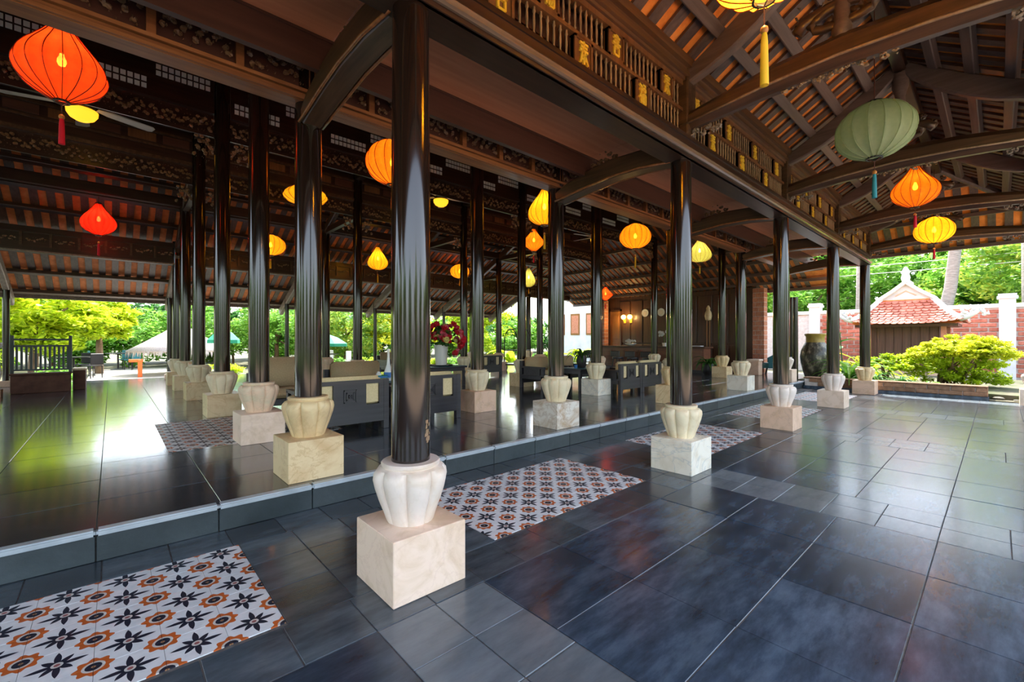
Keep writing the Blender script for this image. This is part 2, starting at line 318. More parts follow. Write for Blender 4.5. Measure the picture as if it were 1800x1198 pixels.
def put(name, me, mat, parent=None, loc=(0, 0, 0), rot=(0, 0, 0), scale=None):
    if mat and (not me.materials): me.materials.append(MT[mat])
    o = bpy.data.objects.new(name, me); C.objects.link(o); o.parent = parent; o.location = loc; o.rotation_euler = rot
    if scale: o.scale = scale
    return o
def mk(name, mb, mat, parent=None, loc=(0, 0, 0), rot=(0, 0, 0), **kw): return put(name, mb.mesh(name, **kw), mat, parent, loc, rot)
def tag(o, label, cat=None, group=None, kind=None):
    o['label'] = label
    if cat: o['category'] = cat
    if group: o['group'] = group
    if kind: o['kind'] = kind
    return o
def empty(name, label=None, cat=None, loc=(0, 0, 0), rz=0, group=None, kind=None):
    o = bpy.data.objects.new(name, None); C.objects.link(o); o.location = loc; o.rotation_euler = (0, 0, rz); o.empty_display_size = 0.1
    if label: tag(o, label, cat, group, kind)
    elif kind: o['kind'] = kind
    return o
def remat(me, mat):
    c = me.copy(); c.materials.clear(); c.materials.append(MT[mat]); return c

# ------------------------------------------------------------------ grid of the place (metres)
BAY = 2.952
def KX(k): return 1.170 + BAY * k
R1, R2, R3, R4, R5, R6, R7, RE = 2.085, 3.724, 5.332, 7.464, 9.747, 11.747, 13.28, 15.19
ZP = 0.179                       # raised floor
YS = 3.42                        # face of the step
rng = random.Random(7)

# ================================================================== FLOORS
floor = empty('floor', 'lower floor of dark slate tiles with lighter cross bands', kind='structure')
mk('floor_bed', box(-10.5, 13.25, -3.2, YS + 0.3, -0.12, -0.004), 'grout', floor)
TM = {}
def tile_mesh(w, d, mat, t=0.02, gap=0.005, bev=0.002):
    k = (round(w, 3), round(d, 3), mat)
    if k not in TM:
        me = box(-w / 2 + gap / 2, w / 2 - gap / 2, -d / 2 + gap / 2, d / 2 - gap / 2, -t, 0).mesh('floor_tile', bevel=bev); me.materials.append(MT[mat]); TM[k] = me
    return TM[k]
far_tiles = MB(); far_light = MB()
def ftile(x0, x1, y0, y1, mat, k):
    dz = rng.uniform(-0.001, 0.0015)
    if k >= 3 or x1 < -1.4 or (x1 < 0.3 and y1 < 1.2): (far_light if mat == 'slate_light' else far_tiles).bx(x0 + .003, x1 - .003, y0 + .003, y1 - .003, -0.02, dz)
    else: put('floor_tile', tile_mesh(x1 - x0, y1 - y0, mat), mat, floor, ((x0 + x1) / 2, (y0 + y1) / 2, dz))
def split(a, b, n): return [(a + (b - a) * i / n, a + (b - a) * (i + 1) / n) for i in range(n)]
P = 0.2083
EN = {}
def enc_tile(cx, cy, x0, x1, y0, y1):
    a, b = max(cx - P / 2, x0), min(cx + P / 2, x1); c, d = max(cy - P / 2, y0), min(cy + P / 2, y1)
    if b - a < 0.03 or d - c < 0.03: return
    k = tuple(round(q, 3) for q in (a - cx, b - cx, c - cy, d - cy))
    if k not in EN: EN[k] = box(k[0] + .0006, k[1] - .0006, k[2] + .0006, k[3] - .0006, -0.018, 0).mesh('patterned_tile', bevel=0.0008); EN[k].materials.append(MT['encaustic'])
    put('patterned_tile', EN[k], None, floor, (cx, cy, rng.uniform(-.0004, .0004)))
for k in range(-1, 5):
    b = 0.845 + BAY * k
    if k <= 3:
        for (x0, x1) in split(b + 0.58, b + BAY, 4):
            for j in range(6): ftile(x0, x1, 1.79 - 0.512 * (j + 1), 1.79 - 0.512 * j, 'slate_dark', k)
    for (x0, x1) in split(b, b + 0.58, 2):
        for j in range(8): ftile(x0, x1, 1.79 - 0.307 * (j + 1), 1.79 - 0.307 * j, 'slate_light', k)
    if k <= 3:
        for (x0, x1) in split(b, b + BAY, 10):
            ftile(x0, x1, 1.79, 2.10, 'slate_mid', k); ftile(x0, x1, 3.12, YS, 'slate_mid', k)
    z0, z1 = 0.573 + BAY * k, 1.775 + BAY * k
    for (x0, x1) in split(z0, z1, 4):
        for (y0, y1) in split(2.10, 3.12, 3): ftile(x0, x1, y0, y1, 'slate_mid', k)
    if k <= 3:
        x0, x1, y0, y1 = 1.775 + BAY * k, 3.525 + BAY * k, 2.10, 3.12
        for i in range(9):
            for j in range(6): enc_tile(x1 - P * (i + 0.5), y1 + 0.04 - P * (j + 0.5), x0, x1, y0, y1)
ft = mk('floor_tiles_far', far_tiles, 'slate_mid', floor, fix=False); ft['kind'] = 'stuff'
ft = mk('band_tiles_far', far_light, 'slate_light', floor, fix=False); ft['kind'] = 'stuff'

fp = empty('floor_raised', 'raised hall floor of polished dark stone tiles', kind='structure')
mk('floor_bed', box(-10.5, 16.6, YS + 0.02, 16.2, -0.1, ZP - 0.004), 'grout', fp)
cand = []
ca, sa = math.cos(VIEW), math.sin(VIEW)
T = 0.598
for i in range(-10, 29):
    for j in range(0, 22):
        x0 = -0.065 + T * i; y0 = YS + 0.012 + T * j
        x, y = x0 + T / 2, y0 + T / 2
        if x0 + T > 16.6 or y0 + T > 16.3: continue
        d = x * ca + y * sa; s = x * sa - y * ca
        vis = d > 0.5 and abs(s / d) < 1.25
        cand.append((0 if vis else 1, math.hypot(x, y), x, y))
cand.sort(); far = MB()
for n, (a, d, x, y) in enumerate(cand):
    if n < 290 and a == 0: put('floor_tile', tile_mesh(T, T, 'slate_polished', gap=0.004), None, fp, (x, y, ZP + rng.uniform(-.0004, .0004)))
    else: far.bx(x - T / 2 + .002, x + T / 2 - .002, y - T / 2 + .002, y + T / 2 - .002, ZP - .02, ZP)
ft = mk('floor_tiles_far', far, 'slate_polished', fp, fix=False); ft['kind'] = 'stuff'

for i in range(8):
    for j in range(9):                                                # patterned inlay around the inner columns
        cx_, cy_ = 0.40 + P * (i + .5), 5.30 + P * (j + .5)
        k_ = 'inlay'
        if k_ not in EN: EN[k_] = box(-P / 2 + .0006, P / 2 - .0006, -P / 2 + .0006, P / 2 - .0006, -.006, 0).mesh('patterned_tile', bevel=.0008); EN[k_].materials.append(MT['encaustic'])
        put('patterned_tile', EN[k_], None, fp, (cx_, cy_, ZP + .0012))
st = empty('trim_1', 'stone step edge between the lower and the raised floor', kind='structure')
RW = 0.583
rm = box(-RW / 2 + .003, RW / 2 - .003, -0.012, 0.02, 0.003, ZP - 0.034).mesh('riser_tile', bevel=.002); rm.materials.append(MT['slate_step'])
nm = box(-RW / 2 + .001, RW / 2 - .001, -0.026, 0.045, ZP - 0.032, ZP + 0.003).mesh('nosing', bevel=.009, seg=2); nm.materials.append(MT['nosing_stone_glint'])
for i in range(-4, 24):
    x = 0.225 + RW * i
    put('riser_tile', rm, None, st, (x, YS, 0)); put('nosing', nm, None, st, (x, YS, 0))

# ================================================================== COLUMNS
urn_prof = [(0.118, 0.0), (0.125, 0.012), (0.142, 0.06), (0.165, 0.12), (0.184, 0.18), (0.194, 0.225), (0.190, 0.255), (0.172, 0.276), (0.146, 0.284), (0.143, 0.288), (0.150, 0.292), (0.152, 0.304), (0.146, 0.311), (0.110, 0.312)]
def lob(a, z):
    if z > 0.284: return 1.0
    q = abs(math.cos(4 * (a + 0.25)))
    f = min(1, z / 0.05 + 0.35) * (1 if z < 0.26 else max(0.2, (0.286 - z) / 0.026))
    return 1 - 0.20 * f * (1 - q ** 0.36)
urn_me = MB().lathe(urn_prof, 128, lob=lob).mesh('urn', smooth='auto')
blk_me = box(-.206, .206, -.206, .206, 0, .31).mesh('plinth', bevel=.004)
UR = {}; BK = {}; SH = {}
def col_mesh(cache, src, mat):
    if mat not in cache: cache[mat] = remat(src, mat)
    return cache[mat]
def shaft_mesh(h):
    k = round(h, 2)
    if k not in SH:
        pr = [(0.1, 0), (0.1015, h * 0.25), (0.1, h * 0.6), (0.094, h)]
        SH[k] = MB().lathe(pr, 40).mesh('shaft', smooth='auto'); SH[k].materials.append(MT['lacquer'])
    return SH[k]
def column(k, y, zb, ztop, blk, urn, label, group):
    t = empty('column', label, 'column', (KX(k), y, zb), 0, group)
    put('plinth', col_mesh(BK, blk_me, blk), None, t); put('urn', col_mesh(UR, urn_me, urn), None, t, (0, 0, 0.31), (0, 0, rng.choice((0, PI / 4))))
    put('shaft', shaft_mesh(ztop - zb - 0.622), None, t, (0, 0, 0.622)); return t
g = 'columns along the slate floor'
c0 = column(0, R1, 0, 2.985, 'stone_pink', 'urn_white', 'black-brown lacquered column with chipped foot on white melon urn and pink block', g)
chips = MB()
for q in range(26):
    a = R(-62 + rng.gauss(0, 5)); zz = 0.72 + abs(rng.gauss(0, 0.07)); rr = 0.1005; s = rng.uniform(0.003, 0.008)
    p = Vector((rr * math.cos(a), rr * math.sin(a), zz)); u = Vector((-math.sin(a), math.cos(a), 0)); n_ = Vector((math.cos(a), math.sin(a), 0)) * 0.0014
    chips.slab([p - u * s - Vector((0, 0, s * 1.3)), p + u * s * .8 - Vector((0, 0, s)), p + u * s + Vector((0, 0, s * 1.5)), p - u * s * .7 + Vector((0, 0, s * 1.2))], n_)
o = mk('lacquer_chips', chips, 'bar_wood', c0); o['label'] = 'bare patches where the lacquer has flaked off'
column(1, R1, 0, 2.985, 'stone_white', 'urn_cream', 'lacquered column on cream melon urn and white marble block with grey veins', g)
column(2, R1, 0, 2.985, 'stone_blush', 'urn_white', 'lacquered column on white melon urn and blush stone block beside the third patterned panel', g)
column(3, R1, 0, 2.985, 'stone_pink', 'urn_white', 'lacquered column with pale pink block, next to last before the garden planter', g)
column(4, R1, 0, 2.985, 'stone_blush', 'urn_yellow', 'lacquered column on tan block standing at the garden planter', g)
column(4, -0.48, 0, 3.3, 'stone_pink', 'urn_white', 'lacquered column on pink block at the open corner by the gravel bed', g)
for k in (2, 3): column(k, -0.48, 0, 3.3, 'stone_pink', 'urn_white', 'lacquered column on pink block along the open side of the entrance porch', g)
stones2 = {0: ('stone_yellow', 'urn_yellow', 'lacquered column on yellow onyx-like block at the step edge'), 1: ('stone_brown', 'urn_cream', 'lacquered column on white block with a brown stain at the step edge'),
           2: ('stone_yellow', 'urn_yellow', 'lacquered column at the step edge behind the white marble block column'), 3: ('stone_white', 'urn_cream', 'lacquered column on whitish block at the step edge before the reception'), 4: ('stone_pink', 'urn_white', 'lacquered column at the far end of the step')}
for k in range(5): column(k, R2, ZP, 3.6, *stones2[k], 'columns along the step edge')
st3 = [('stone_pink', 'urn_rose'), ('stone_blush', 'urn_cream'), ('stone_white', 'urn_cream'), ('stone_pink', 'urn_cream'), ('stone_yellow', 'urn_yellow')]
ZT = {R3: 4.38, R4: 5.25, R5: 5.25, R6: 4.3, R7: 3.6}
lab = {R3: 'lacquered column in the second row behind the step', R4: 'lacquered column in the third row behind the step carrying the lattice boards', R5: 'lacquered column on the far side of the ridge carrying the carved frieze',
       R6: 'lacquered column in the row before the garden side', R7: 'lacquered column in the last full row toward the garden'}
for y in (R3, R4, R5, R6, R7):
    for k in range(5):
        b_, u_ = st3[(k + (0 if y == R3 else int(y))) % 5] if y == R3 else (('stone_yellow', 'urn_cream') if (k + int(y)) % 2 else ('stone_blush', 'urn_rose'))
        l_ = lab[y]
        if y == R3: l_ = ['lacquered column on rose melon urn and pink-veined block, second row behind the step', 'lacquered column on cream urn and tan block between the armchairs and the dark table', 'lacquered column on cream urn and half white block beside the bench', 'lacquered column behind the bench, second row from the step', 'lacquered column on golden urn and block before the reception counter'][k]
        column(k, y, ZP, ZT[y], b_, u_, l_, 'hall columns')
pm = MB().lathe([(0.062, 0), (0.06, 2.3)], 20).mesh('shaft', smooth='auto'); pm.materials.append(MT['lacquer'])
pb = box(-.11, .11, -.11, .11, 0, .14).mesh('plinth', bevel=.01); pb.materials.append(MT['stone_blush'])
for k in range(-1, 5):
    t = empty('eave_post', 'slim dark post under the garden eave of the hall', 'post', (KX(k), RE, ZP), 0, 'slim posts under the garden eave')
    put('shaft', pm, None, t, (0, 0, 0.13)); put('plinth', pb, None, t)
for (x, y, s) in ((16.1, 4.44, 'slim dark post with bracket beside the brick pier of the reception'),(14.05, 3.78, 'thin brown post beside the big glazed jar')):
    t = empty('eave_post', s, 'post', (x, y, ZP if x > 15 else 0)); put('shaft', pm, None, t, (0, 0, 0.13)); put('plinth', pb, None, t)

# ================================================================== CARVING GENERATOR
def scrolls(w, h, n, seed, r=0.012, d=0.02):
    n = int(n * 1.6); r *= 1.15
    """openwork of spiral tendrils and leaves filling a w x h rectangle in the XZ plane (centred)"""
    q = random.Random(seed); mb = MB()
    for i in range(n):
        cx = -w / 2 + w * (i + 0.5) / n + q.uniform(-.1, .1) * w / n; cz = q.uniform(-.28, .28) * h
        s = q.choice((-1, 1)); R0 = min(w / n * 0.75, h * 0.55) * q.uniform(.6, 1.0); a0 = q.uniform(0, 6.28); pts = []
        for j in range(11):
            f = j / 10; a = a0 + s * f * 5.6; rr = R0 * (1 - 0.85 * f)
            pts.append((max(-w / 2, min(w / 2, cx + rr * math.cos(a))), q.uniform(-.3, .3) * d, max(-h / 2, min(h / 2, cz + rr * 0.8 * math.sin(a)))))
        mb.tube(pts, [r * (1.15 - 0.6 * j / 10) for j in range(11)], 5)
        for j in range(2):
            x = cx + q.uniform(-.5, .5) * w / n; z = q.uniform(-.45, .45) * h; a = q.uniform(0, 6.28); l = R0 * 0.7; b = l * 0.3
            u = Vector((math.cos(a), 0, math.sin(a))); v = Vector((-math.sin(a), 0, math.cos(a))); p = Vector((x, 0, z))
            mb.add([p - u * l * .5, p + v * b + Vector((0, -d * .6, 0)), p + u * l * .5, p - v * b + Vector((0, d * .3, 0)), p + Vector((0, -d, 0))], [(0, 4, 1), (1, 4, 2), (2, 4, 3), (3, 4, 0), (0, 1, 2, 3)])
    return mb

# ================================================================== FRONT EAVE BEAM + FRIEZE (row 1)
def char_mesh(v):
    """gilded carved character built of strokes"""
    mb = MB(); W = 0.052; H = 0.085
    def st(x0, z0, x1, z1, t=0.0085):
        d = Vector((x1 - x0, 0, z1 - z0)); n = Vector((-d.z, 0, d.x)).normalized() * t
        a = Vector((x0, 0, z0)); b = Vector((x1, 0, z1)); mb.slab([a - n, b - n, b + n, a + n], (0, -0.014, 0))
    if v == 0: S_ = [(-.8, .75, .8, .75), (-.6, .45, .6, .45), (0, 1, 0, -.1), (-1, .15, 1, .15), (-.55, -.15, .55, -.15), (-.55, -.9, .55, -.9), (-.55, -.15, -.55, -.9), (.55, -.15, .55, -.9), (-.35, .95, -.15, .75), (.35, .95, .15, .75)]
    elif v == 1: S_ = [(0, 1, 0, .6), (-.9, .8, .9, .8), (-.7, .5, .7, .5), (-.9, .2, .9, .2), (-.1, .5, -.8, -.9), (.1, .1, .9, -.9), (-.5, -.2, .5, -.2), (0, -.2, 0, -.95), (-.5, -.55, .5, -.55)]
    else: S_ = [(-.9, .9, -.2, .6), (-.9, .4, -.1, .4), (-.5, .4, -.5, -.9), (-.5, 0, -.95, -.4), (0, .9, .9, .9), (.1, .6, .8, .6), (.1, .3, .8, .3), (.1, .6, .1, .3), (.8, .6, .8, .3), (0, 0, .9, 0), (0, -.9, .9, -.9), (0, 0, 0, -.9), (.9, 0, .9, -.9), (.45, 0, .45, -.9), (0, -.45, .9, -.45)]
    for s in S_: st(s[0] * W, s[1] * H, s[2] * W, s[3] * H)
    me = mb.mesh('gilt_character'); me.materials.append(MT['gold']); return me
CH = [char_mesh(i) for i in range(3)]
bar_me = {}
for hh in (0.215, 0.22):
    pr = [(0.0085, 0), (0.0085, .02), (0.0125, .035), (0.007, .05), (0.0105, hh * .5), (0.007, hh - .05), (0.0125, hh - .035), (0.0085, hh - .02), (0.0085, hh)]
    bar_me[hh] = MB().lathe(pr, 8).mesh('baluster', smooth=True); bar_me[hh].materials.append(MT['bar_wood'])
def frieze(k):
    x0, x1 = KX(k) + 0.09, KX(k + 1) - 0.09; Lx = x1 - x0
    t = empty('frieze', 'carved frieze of turned bars and gilt character plaques above the eave beam', 'frieze', (x0, 2.02, 3.19), 0, 'frieze panels above the eave beam', 'structure')
    mk('rail', box(0, Lx, 0, .05, 0, .03), 'frieze_wood', t); mk('rail', box(0, Lx, 0, .05, .24, .27), 'frieze_wood', t); mk('rail', box(0, Lx, 0, .05, .485, .53), 'frieze_wood', t)
    def tier(z0, hh, centres):
        e = [0.0]
        for n, c in enumerate(centres):
            c -= 0.09; a, b = c - .105, c + .105
            if a < 0: a = 0.0
            if b > Lx: b = Lx
            p = mk('plaque', box(a, b, .012, .04, z0, z0 + hh).bx(a, a + .022, 0, .05, z0, z0 + hh).bx(b - .022, b, 0, .05, z0, z0 + hh).bx(a, b, 0, .05, z0, z0 + .02).bx(a, b, 0, .05, z0 + hh - .02, z0 + hh), 'frieze_wood', t)
            put('gilt_character', CH[(n + k + (1 if z0 > .2 else 0)) % 3], None, p, ((a + b) / 2, .012, z0 + hh / 2))
            e += [a, b]
        e.append(Lx)
        for i in range(0, len(e), 2):
            a, b = e[i], e[i + 1]; n = int(round((b - a) / 0.062))
            if b - a < 0.05: continue
            for j in range(1, n): put('baluster', bar_me[hh], None, t, (a + (b - a) * j / n, .025, z0))
    tier(.03, .215, [.58, 1.37, 2.16]); tier(.268, .22, [.21, 1.0, 1.78, 2.57])
    c = empty('cornice', None, None, (0, 0, 0)); bpy.data.objects.remove(c)
    mk('cornice', box(-.09, Lx + .09, -.02, .12, .53, .56).bx(-.09, Lx + .09, -.05, .12, .56, .60).bx(-.09, Lx + .09, -.035, .12, .60, .64).bx(-.09, Lx + .09, -.075, .12, .64, .72), 'cornice_wood', t)
    return t
for k in range(-2, 4): frieze(k)
for k in range(-1, 4):
    t = empty('eave_beam', 'long dark glossy eave beam with a moulded nosing over the slate floor columns', 'beam', (KX(k), 1.98, 2.98), 0, 'eave beams over the slate floor columns', 'structure')
    mk('beam', box(0, BAY, .0, .21, 0, .21), 'beam_x', t)
    pts = [(0, -.004, .065), (BAY, -.004, .065)]
    mk('nosing', MB().sweep(pts, [(-.03 + .03 * 0, -.02), (-.03, .015), (-.018, .03), (.01, .03), (.01, -.025), (-.015, -.03)], (0, 1, 0)), 'nosing_wood_glint', t)
    mk('moulding', box(0, BAY, -.012, .02, .175, .21).bx(0, BAY, -.01, .02, 0, .018), 'beam_x', t)
for k in range(0, 5):
    tag(mk('frieze_post', box(-.085, .085, -.075, .11, 0, .74), 'beam_y', None, (KX(k), 2.05, 3.185), bevel=.012), 'square wooden post between two frieze panels', 'post', 'posts between the frieze panels', 'structure')

# gutter soffit between rows 1 and 2
gs = empty('ceiling_gutter', 'boarded brown soffit of the gutter between porch roof and hall roof', kind='structure')
for k in range(-4, 5):
    x0 = KX(k); x1 = KX(k + 1) if k < 4 else x0 + 0.35
    mk('soffit_board', box(x0 + .002, x1 - .002, 2.19, 3.22, 3.38, 3.42), 'soffit_wood', gs)
    mk('fascia_board', box(x0 + .002, x1 - .002, 3.2, 3.25, 3.14, 3.378).bx(x0, x1, 3.19, 3.255, 3.36, 3.379), 'fascia_wood', gs)
    mk('gutter_side', box(x0 + .002, x1 - .002, 2.19, 2.22, 3.19, 3.98), 'fascia_wood', gs)
mk('gutter_cover', box(KX(-4), KX(4) + .35, 2.19, 3.3, 3.97, 3.99), 'roof_shell', gs)

# curved cross beams between rows 1 and 2
def rounded(w, h, c=0.25):
    a, b = w / 2, h / 2; q = min(a, b) * c * 2
    return [(-a + q, -b), (a - q, -b), (a, -b + q), (a, b - q), (a - q, b), (-a + q, b), (-a, b - q), (-a, -b + q)]
cbm = MB().sweep([(0, 3.66, 3.00), (0, 3.5, 3.04), (0, 3.2, 3.09), (0, 2.85, 3.125), (0, 2.5, 3.115), (0, 2.15, 3.07)],
                 [rounded(.15, .13, .12), rounded(.17, .17, .12), rounded(.18, .20, .12), rounded(.18, .21, .12), rounded(.18, .2, .12), rounded(.17, .18, .12)], (1, 0, 0)).mesh('beam', smooth='auto')
cbm.materials.append(MT['beam_y'])
lip = MB()
for s in (-1, 1):
    lip.tube([(s * .088, 3.66, 2.95), (s * .09, 3.5, 2.965), (s * .093, 3.2, 3.0), (s * .093, 2.85, 3.03), (s * .093, 2.5, 3.025), (s * .088, 2.15, 2.985)], .012, 6)
lipm = lip.mesh('edge_moulding', smooth=True); lipm.materials.append(MT['beam_warm'])
orn = scrolls(.34, .2, 4, 3, .014, .03).mesh('carved_crest'); orn.materials.append(MT['carved_wood'])
for k in range(0, 5):
    t = empty('cross_beam', 'curved cross beam linking eave column and step column under the soffit', 'beam', (KX(k), 0, 0), 0, 'curved cross beams under the soffit', 'structure')
    put('beam', cbm, None, t); put('edge_moulding', lipm, None, t); put('carved_crest', orn, None, t, (0, 3.0, 3.28), (0, 0, PI / 2))

# row 2 beam with carved band
cv = [scrolls(.40, .22, 9, 10 + i, .011, .03).mesh('carving') for i in range(3)]
for c_ in cv: c_.materials.append(MT['carved_wood'])
for k in range(-2, 4):
    t = empty('step_beam', 'moulded beam with carved scroll panels over the step columns', 'beam', (KX(k), 3.62, 3.115), 0, 'carved beams over the step columns', 'structure')
    mk('beam', box(0, BAY, .03, .18, 0, .085), 'beam_warm', t)
    mk('moulding', box(0, BAY, .004, .035, .004, .028).bx(0, BAY, .014, .035, .034, .052).bx(0, BAY, -.004, .035, .06, .085), 'beam_warm', t)
    mk('carved_board', box(0, BAY, .06, .18, .085, .36).bx(0, BAY, .0, .18, .34, .37), 'fascia_wood', t)
    n = 6
    for i in range(n):
        x = BAY * (i + .5) / n
        put('carving', cv[(i + k) % 3], None, t, (x, .04, .21))
        mk('stile', box(x + BAY / n / 2 - .025, x + BAY / n / 2 + .025, .01, .07, .085, .34), 'beam_warm', t)

# ================================================================== PORCH ROOF
cp = empty('ceiling_porch', 'open timber porch roof with orange tiles between dark rafters', kind='structure')
YR, ZR, MS = 0.80, 4.64, 0.62
def zl(y): return 3.91 + MS * (1.98 - y) if y >= YR else 3.91 + MS * (1.98 - (2 * YR - y))
XE = 11.9; X0 = -10.5  # porch roof prolonged west out of view to darken the column reflections
def left_poly(y0, dz): return [(X0, y0, zl(y0) + dz), (X0, YR, ZR + dz), (XE, YR, ZR + dz), (XE + (y0 - YR), y0, zl(y0) + dz)]
mk('tile_deck', MB().slab(left_poly(2.3, .045), (0, 0, .05)), 'terracotta', cp)
mk('tile_deck', MB().slab([(x, 2 * YR - y, z) for x, y, z in left_poly(2.75, .045)], (0, 0, .05)), 'terracotta', cp)
mk('tile_deck', MB().slab([(XE, YR, ZR + .045), (XE + 2.25, YR + 2.25, ZR - 2.25 * MS + .045), (XE + 2.25, YR - 2.25, ZR - 2.25 * MS + .045)], (0, 0, .05)), 'terracotta', cp)
sl_len = math.hypot(1, MS)
def rafter_mesh(dy, wdt=.118, t=.03):
    return box(-wdt / 2, wdt / 2, 0, dy * sl_len, 0, t).mesh('rafter')
RA = {}
def rafter(x, ytop, ybot, mat, sgn):
    k = (round(abs(ybot - ytop), 1), mat)
    if k not in RA: RA[k] = rafter_mesh(k[0]); RA[k].materials.append(MT[mat])
    o = put('rafter', RA[k], None, cp, (x, ytop, zl(ytop) + .005)); o.rotation_euler = (-math.atan(MS), 0, 0 if sgn > 0 else PI)
    return o
n = 0
x = 0.30
while x < XE + 1.3:
    yt = YR if x < XE else YR + (x - XE)
    rafter(x, yt, 2.28, 'rafter_wood', 1)
    if x > 3.5: rafter(x, 2 * YR - yt, 2 * YR - 2.6, 'rafter_wood', -1)
    x += 0.236
for i in range(-9, 10):                                             # hip end rafters, run along X
    y = YR + i * .236; a = abs(i * .236); Lh = 2.2 - a
    if Lh < .2: continue
    o = mk('rafter', box(0, Lh * sl_len, -.059, .059, 0, .03), 'rafter_wood_x', cp, (XE + a, y, ZR - a * MS + .005), (0, math.atan(MS), 0))
for yy in (1.72, 1.42, 1.12):
    for s in (1, -1):
        y = yy if s > 0 else 2 * YR - yy
        o = mk('purlin', box(X0, XE + (yy - YR), -.05, .05, -.075, 0), 'purlin_wood', cp, (0, y, zl(y) + .002), bevel=.008)
        o.rotation_euler = (-s * math.atan(MS), 0, 0)
mk('ridge_beam', box(X0, XE, YR - .06, YR + .06, ZR - .16, ZR - .01), 'beam_x', cp, bevel=.01)
mk('purlin', box(X0, 13.1, -.56, -.40, 3.55, 3.72), 'beam_x', cp)
for d in (.5, .9, 1.25, 1.75, 2.1):
    mk('purlin', box(XE + d - .04, XE + d + .04, YR - d, YR + d, ZR - d * MS - .075, ZR - d * MS), 'purlin_wood_y', cp)
for s in (1, -1):
    mk('hip_rafter', MB().sweep([(XE, YR, ZR - .06), (XE + 2.2, YR + s * 2.2, ZR - 2.2 * MS - .06)], rounded(.1, .12), (1, -s, 0)), 'purlin_wood', cp)
# trusses
tb = MB().sweep([(0, 2.07, 3.335), (0, 1.75, 3.375), (0, 1.3, 3.425), (0, .8, 3.45), (0, .3, 3.425), (0, -.15, 3.375), (0, -.5, 3.335)],
                [rounded(.15, .16, .35), rounded(.17, .19, .35), rounded(.18, .235, .35), rounded(.18, .25, .35), rounded(.18, .235, .35), rounded(.17, .19, .35), rounded(.15, .16, .35)], (1, 0, 0)).mesh('beam', smooth='auto')
tb.materials.append(MT['beam_y'])
tl = MB()
for s in (-1, 1): tl.tube([(s * .075, 2.05, 3.30), (s * .088, 1.3, 3.37), (s * .09, .8, 3.39), (s * .088, .3, 3.37), (s * .075, -.45, 3.30)], .012, 6)
tlm = tl.mesh('edge_moulding', smooth=True); tlm.materials.append(MT['bar_wood'])
under = scrolls(.75, .07, 9, 21, .011, .03).mesh('carved_drop'); under.materials.append(MT['bar_wood'])
side_sc = scrolls(.30, .10, 4, 22, .011, .03).mesh('carved_bracket'); side_sc.materials.append(MT['bracket_wood'])
pr_m = {}
for s in (1, -1):
    pts = []
    for j in range(7):
        f = j / 6; y = 2.02 + (YR + .05 - 2.02) * f; pts.append((0, y if s > 0 else 2 * YR - y, 3.76 + (ZR - .13 - 3.76) * f - .09 * math.sin(PI * f)))
    pr_m[s] = MB().sweep(pts, [rounded(.11, .13 + .09 * math.sin(PI * j / 6), .15) for j in range(7)], (1, 0, 0)).mesh('principal_rafter', smooth='auto')
    pr_m[s].materials.append(MT['purlin_wood_y'])
king = MB().lathe([(.05, 3.56), (.07, 3.6), (.055, 3.68), (.05, 4.2), (.08, 4.3), (.08, 4.46)], 10)
kingm = king.mesh('king_post', smooth='auto'); kingm.materials.append(MT['purlin_wood_y'])
kc = scrolls(.62, .42, 6, 31, .026, .06); kcm = kc.mesh('carved_cloud'); kcm.materials.append(MT['beam_y'])
vol = MB()
for s in (-1, 1):
    pts = [(0, s * (.30 - .23 * j / 14) * math.cos(j * .5) * 1.0, 3.72 + .12 * math.sin(j * .5) * (1 - j / 18)) for j in range(15)]
    vol.tube(pts, [.05 - .002 * j for j in range(15)], 8)
volm = vol.mesh('volute', smooth=True); volm.materials.append(MT['beam_y'])
for k in range(0, 5):
    t = empty('porch_truss', 'curved tie beam truss with carved king post in the porch roof', 'truss', (KX(k), 0, 0), 0, 'porch roof trusses', 'structure')
    put('tie_beam', tb, None, t); put('edge_moulding', tlm, None, t); put('carved_drop', under, None, t, (0, .85, 3.315), (0, 0, PI / 2))
    put('carved_bracket', side_sc, None, t, (0, 1.85, 3.22), (0, 0, PI / 2)); put('carved_bracket', side_sc, None, t, (0, -.2, 3.24), (0, 0, PI / 2))
    put('principal_rafter', pr_m[1], None, t); put('principal_rafter', pr_m[-1], None, t); put('king_post', kingm, None, t, (0, YR, 0))
    put('carved_cloud', kcm, None, t, (0, YR, 3.86), (0, 0, PI / 2)); put('volute', volm, None, t, (0, YR, 0))

# ================================================================== HALL ROOF
ch = empty('ceiling_hall', 'high hall roof of orange tiles on dark rafters and purlins', kind='structure')
MH = 0.485; YH = 8.60; ZH = 3.61 + MH * (13.3 - YH)
def zh(y): return 3.61 + MH * (13.3 - y) if y >= YH else 3.61 + MH * (y - (2 * YH - 13.3))
XH = 10.04; XW = -10.5; HL = math.hypot(1, MH)  # hall roof also added far west, unseen, shading that side from the sky
e1 = 13.5
mk('tile_deck', MB().slab([(XW, YH, ZH + .045), (XH, YH, ZH + .045), (XH + 5.0, 13.6, zh(13.6) + .045), (XW, 13.6, zh(13.6) + .045)], (0, 0, .05)), 'terracotta_pale', ch)
mk('tile_deck', MB().slab([(XW, 13.6, zh(13.6) + .045), (e1, 13.6, zh(13.6) + .045), (e1, 16.0, zh(16.0) + .045), (XW, 16.0, zh(16.0) + .045)], (0, 0, .05)), 'terracotta_pale', ch)
mk('tile_deck', MB().slab([(XW, YH, ZH + .045), (XH, YH, ZH + .045), (XH + 5.3, 3.3, zh(3.3) + .045), (XW, 3.3, zh(3.3) + .045)], (0, 0, .05)), 'terracotta_pale', ch)
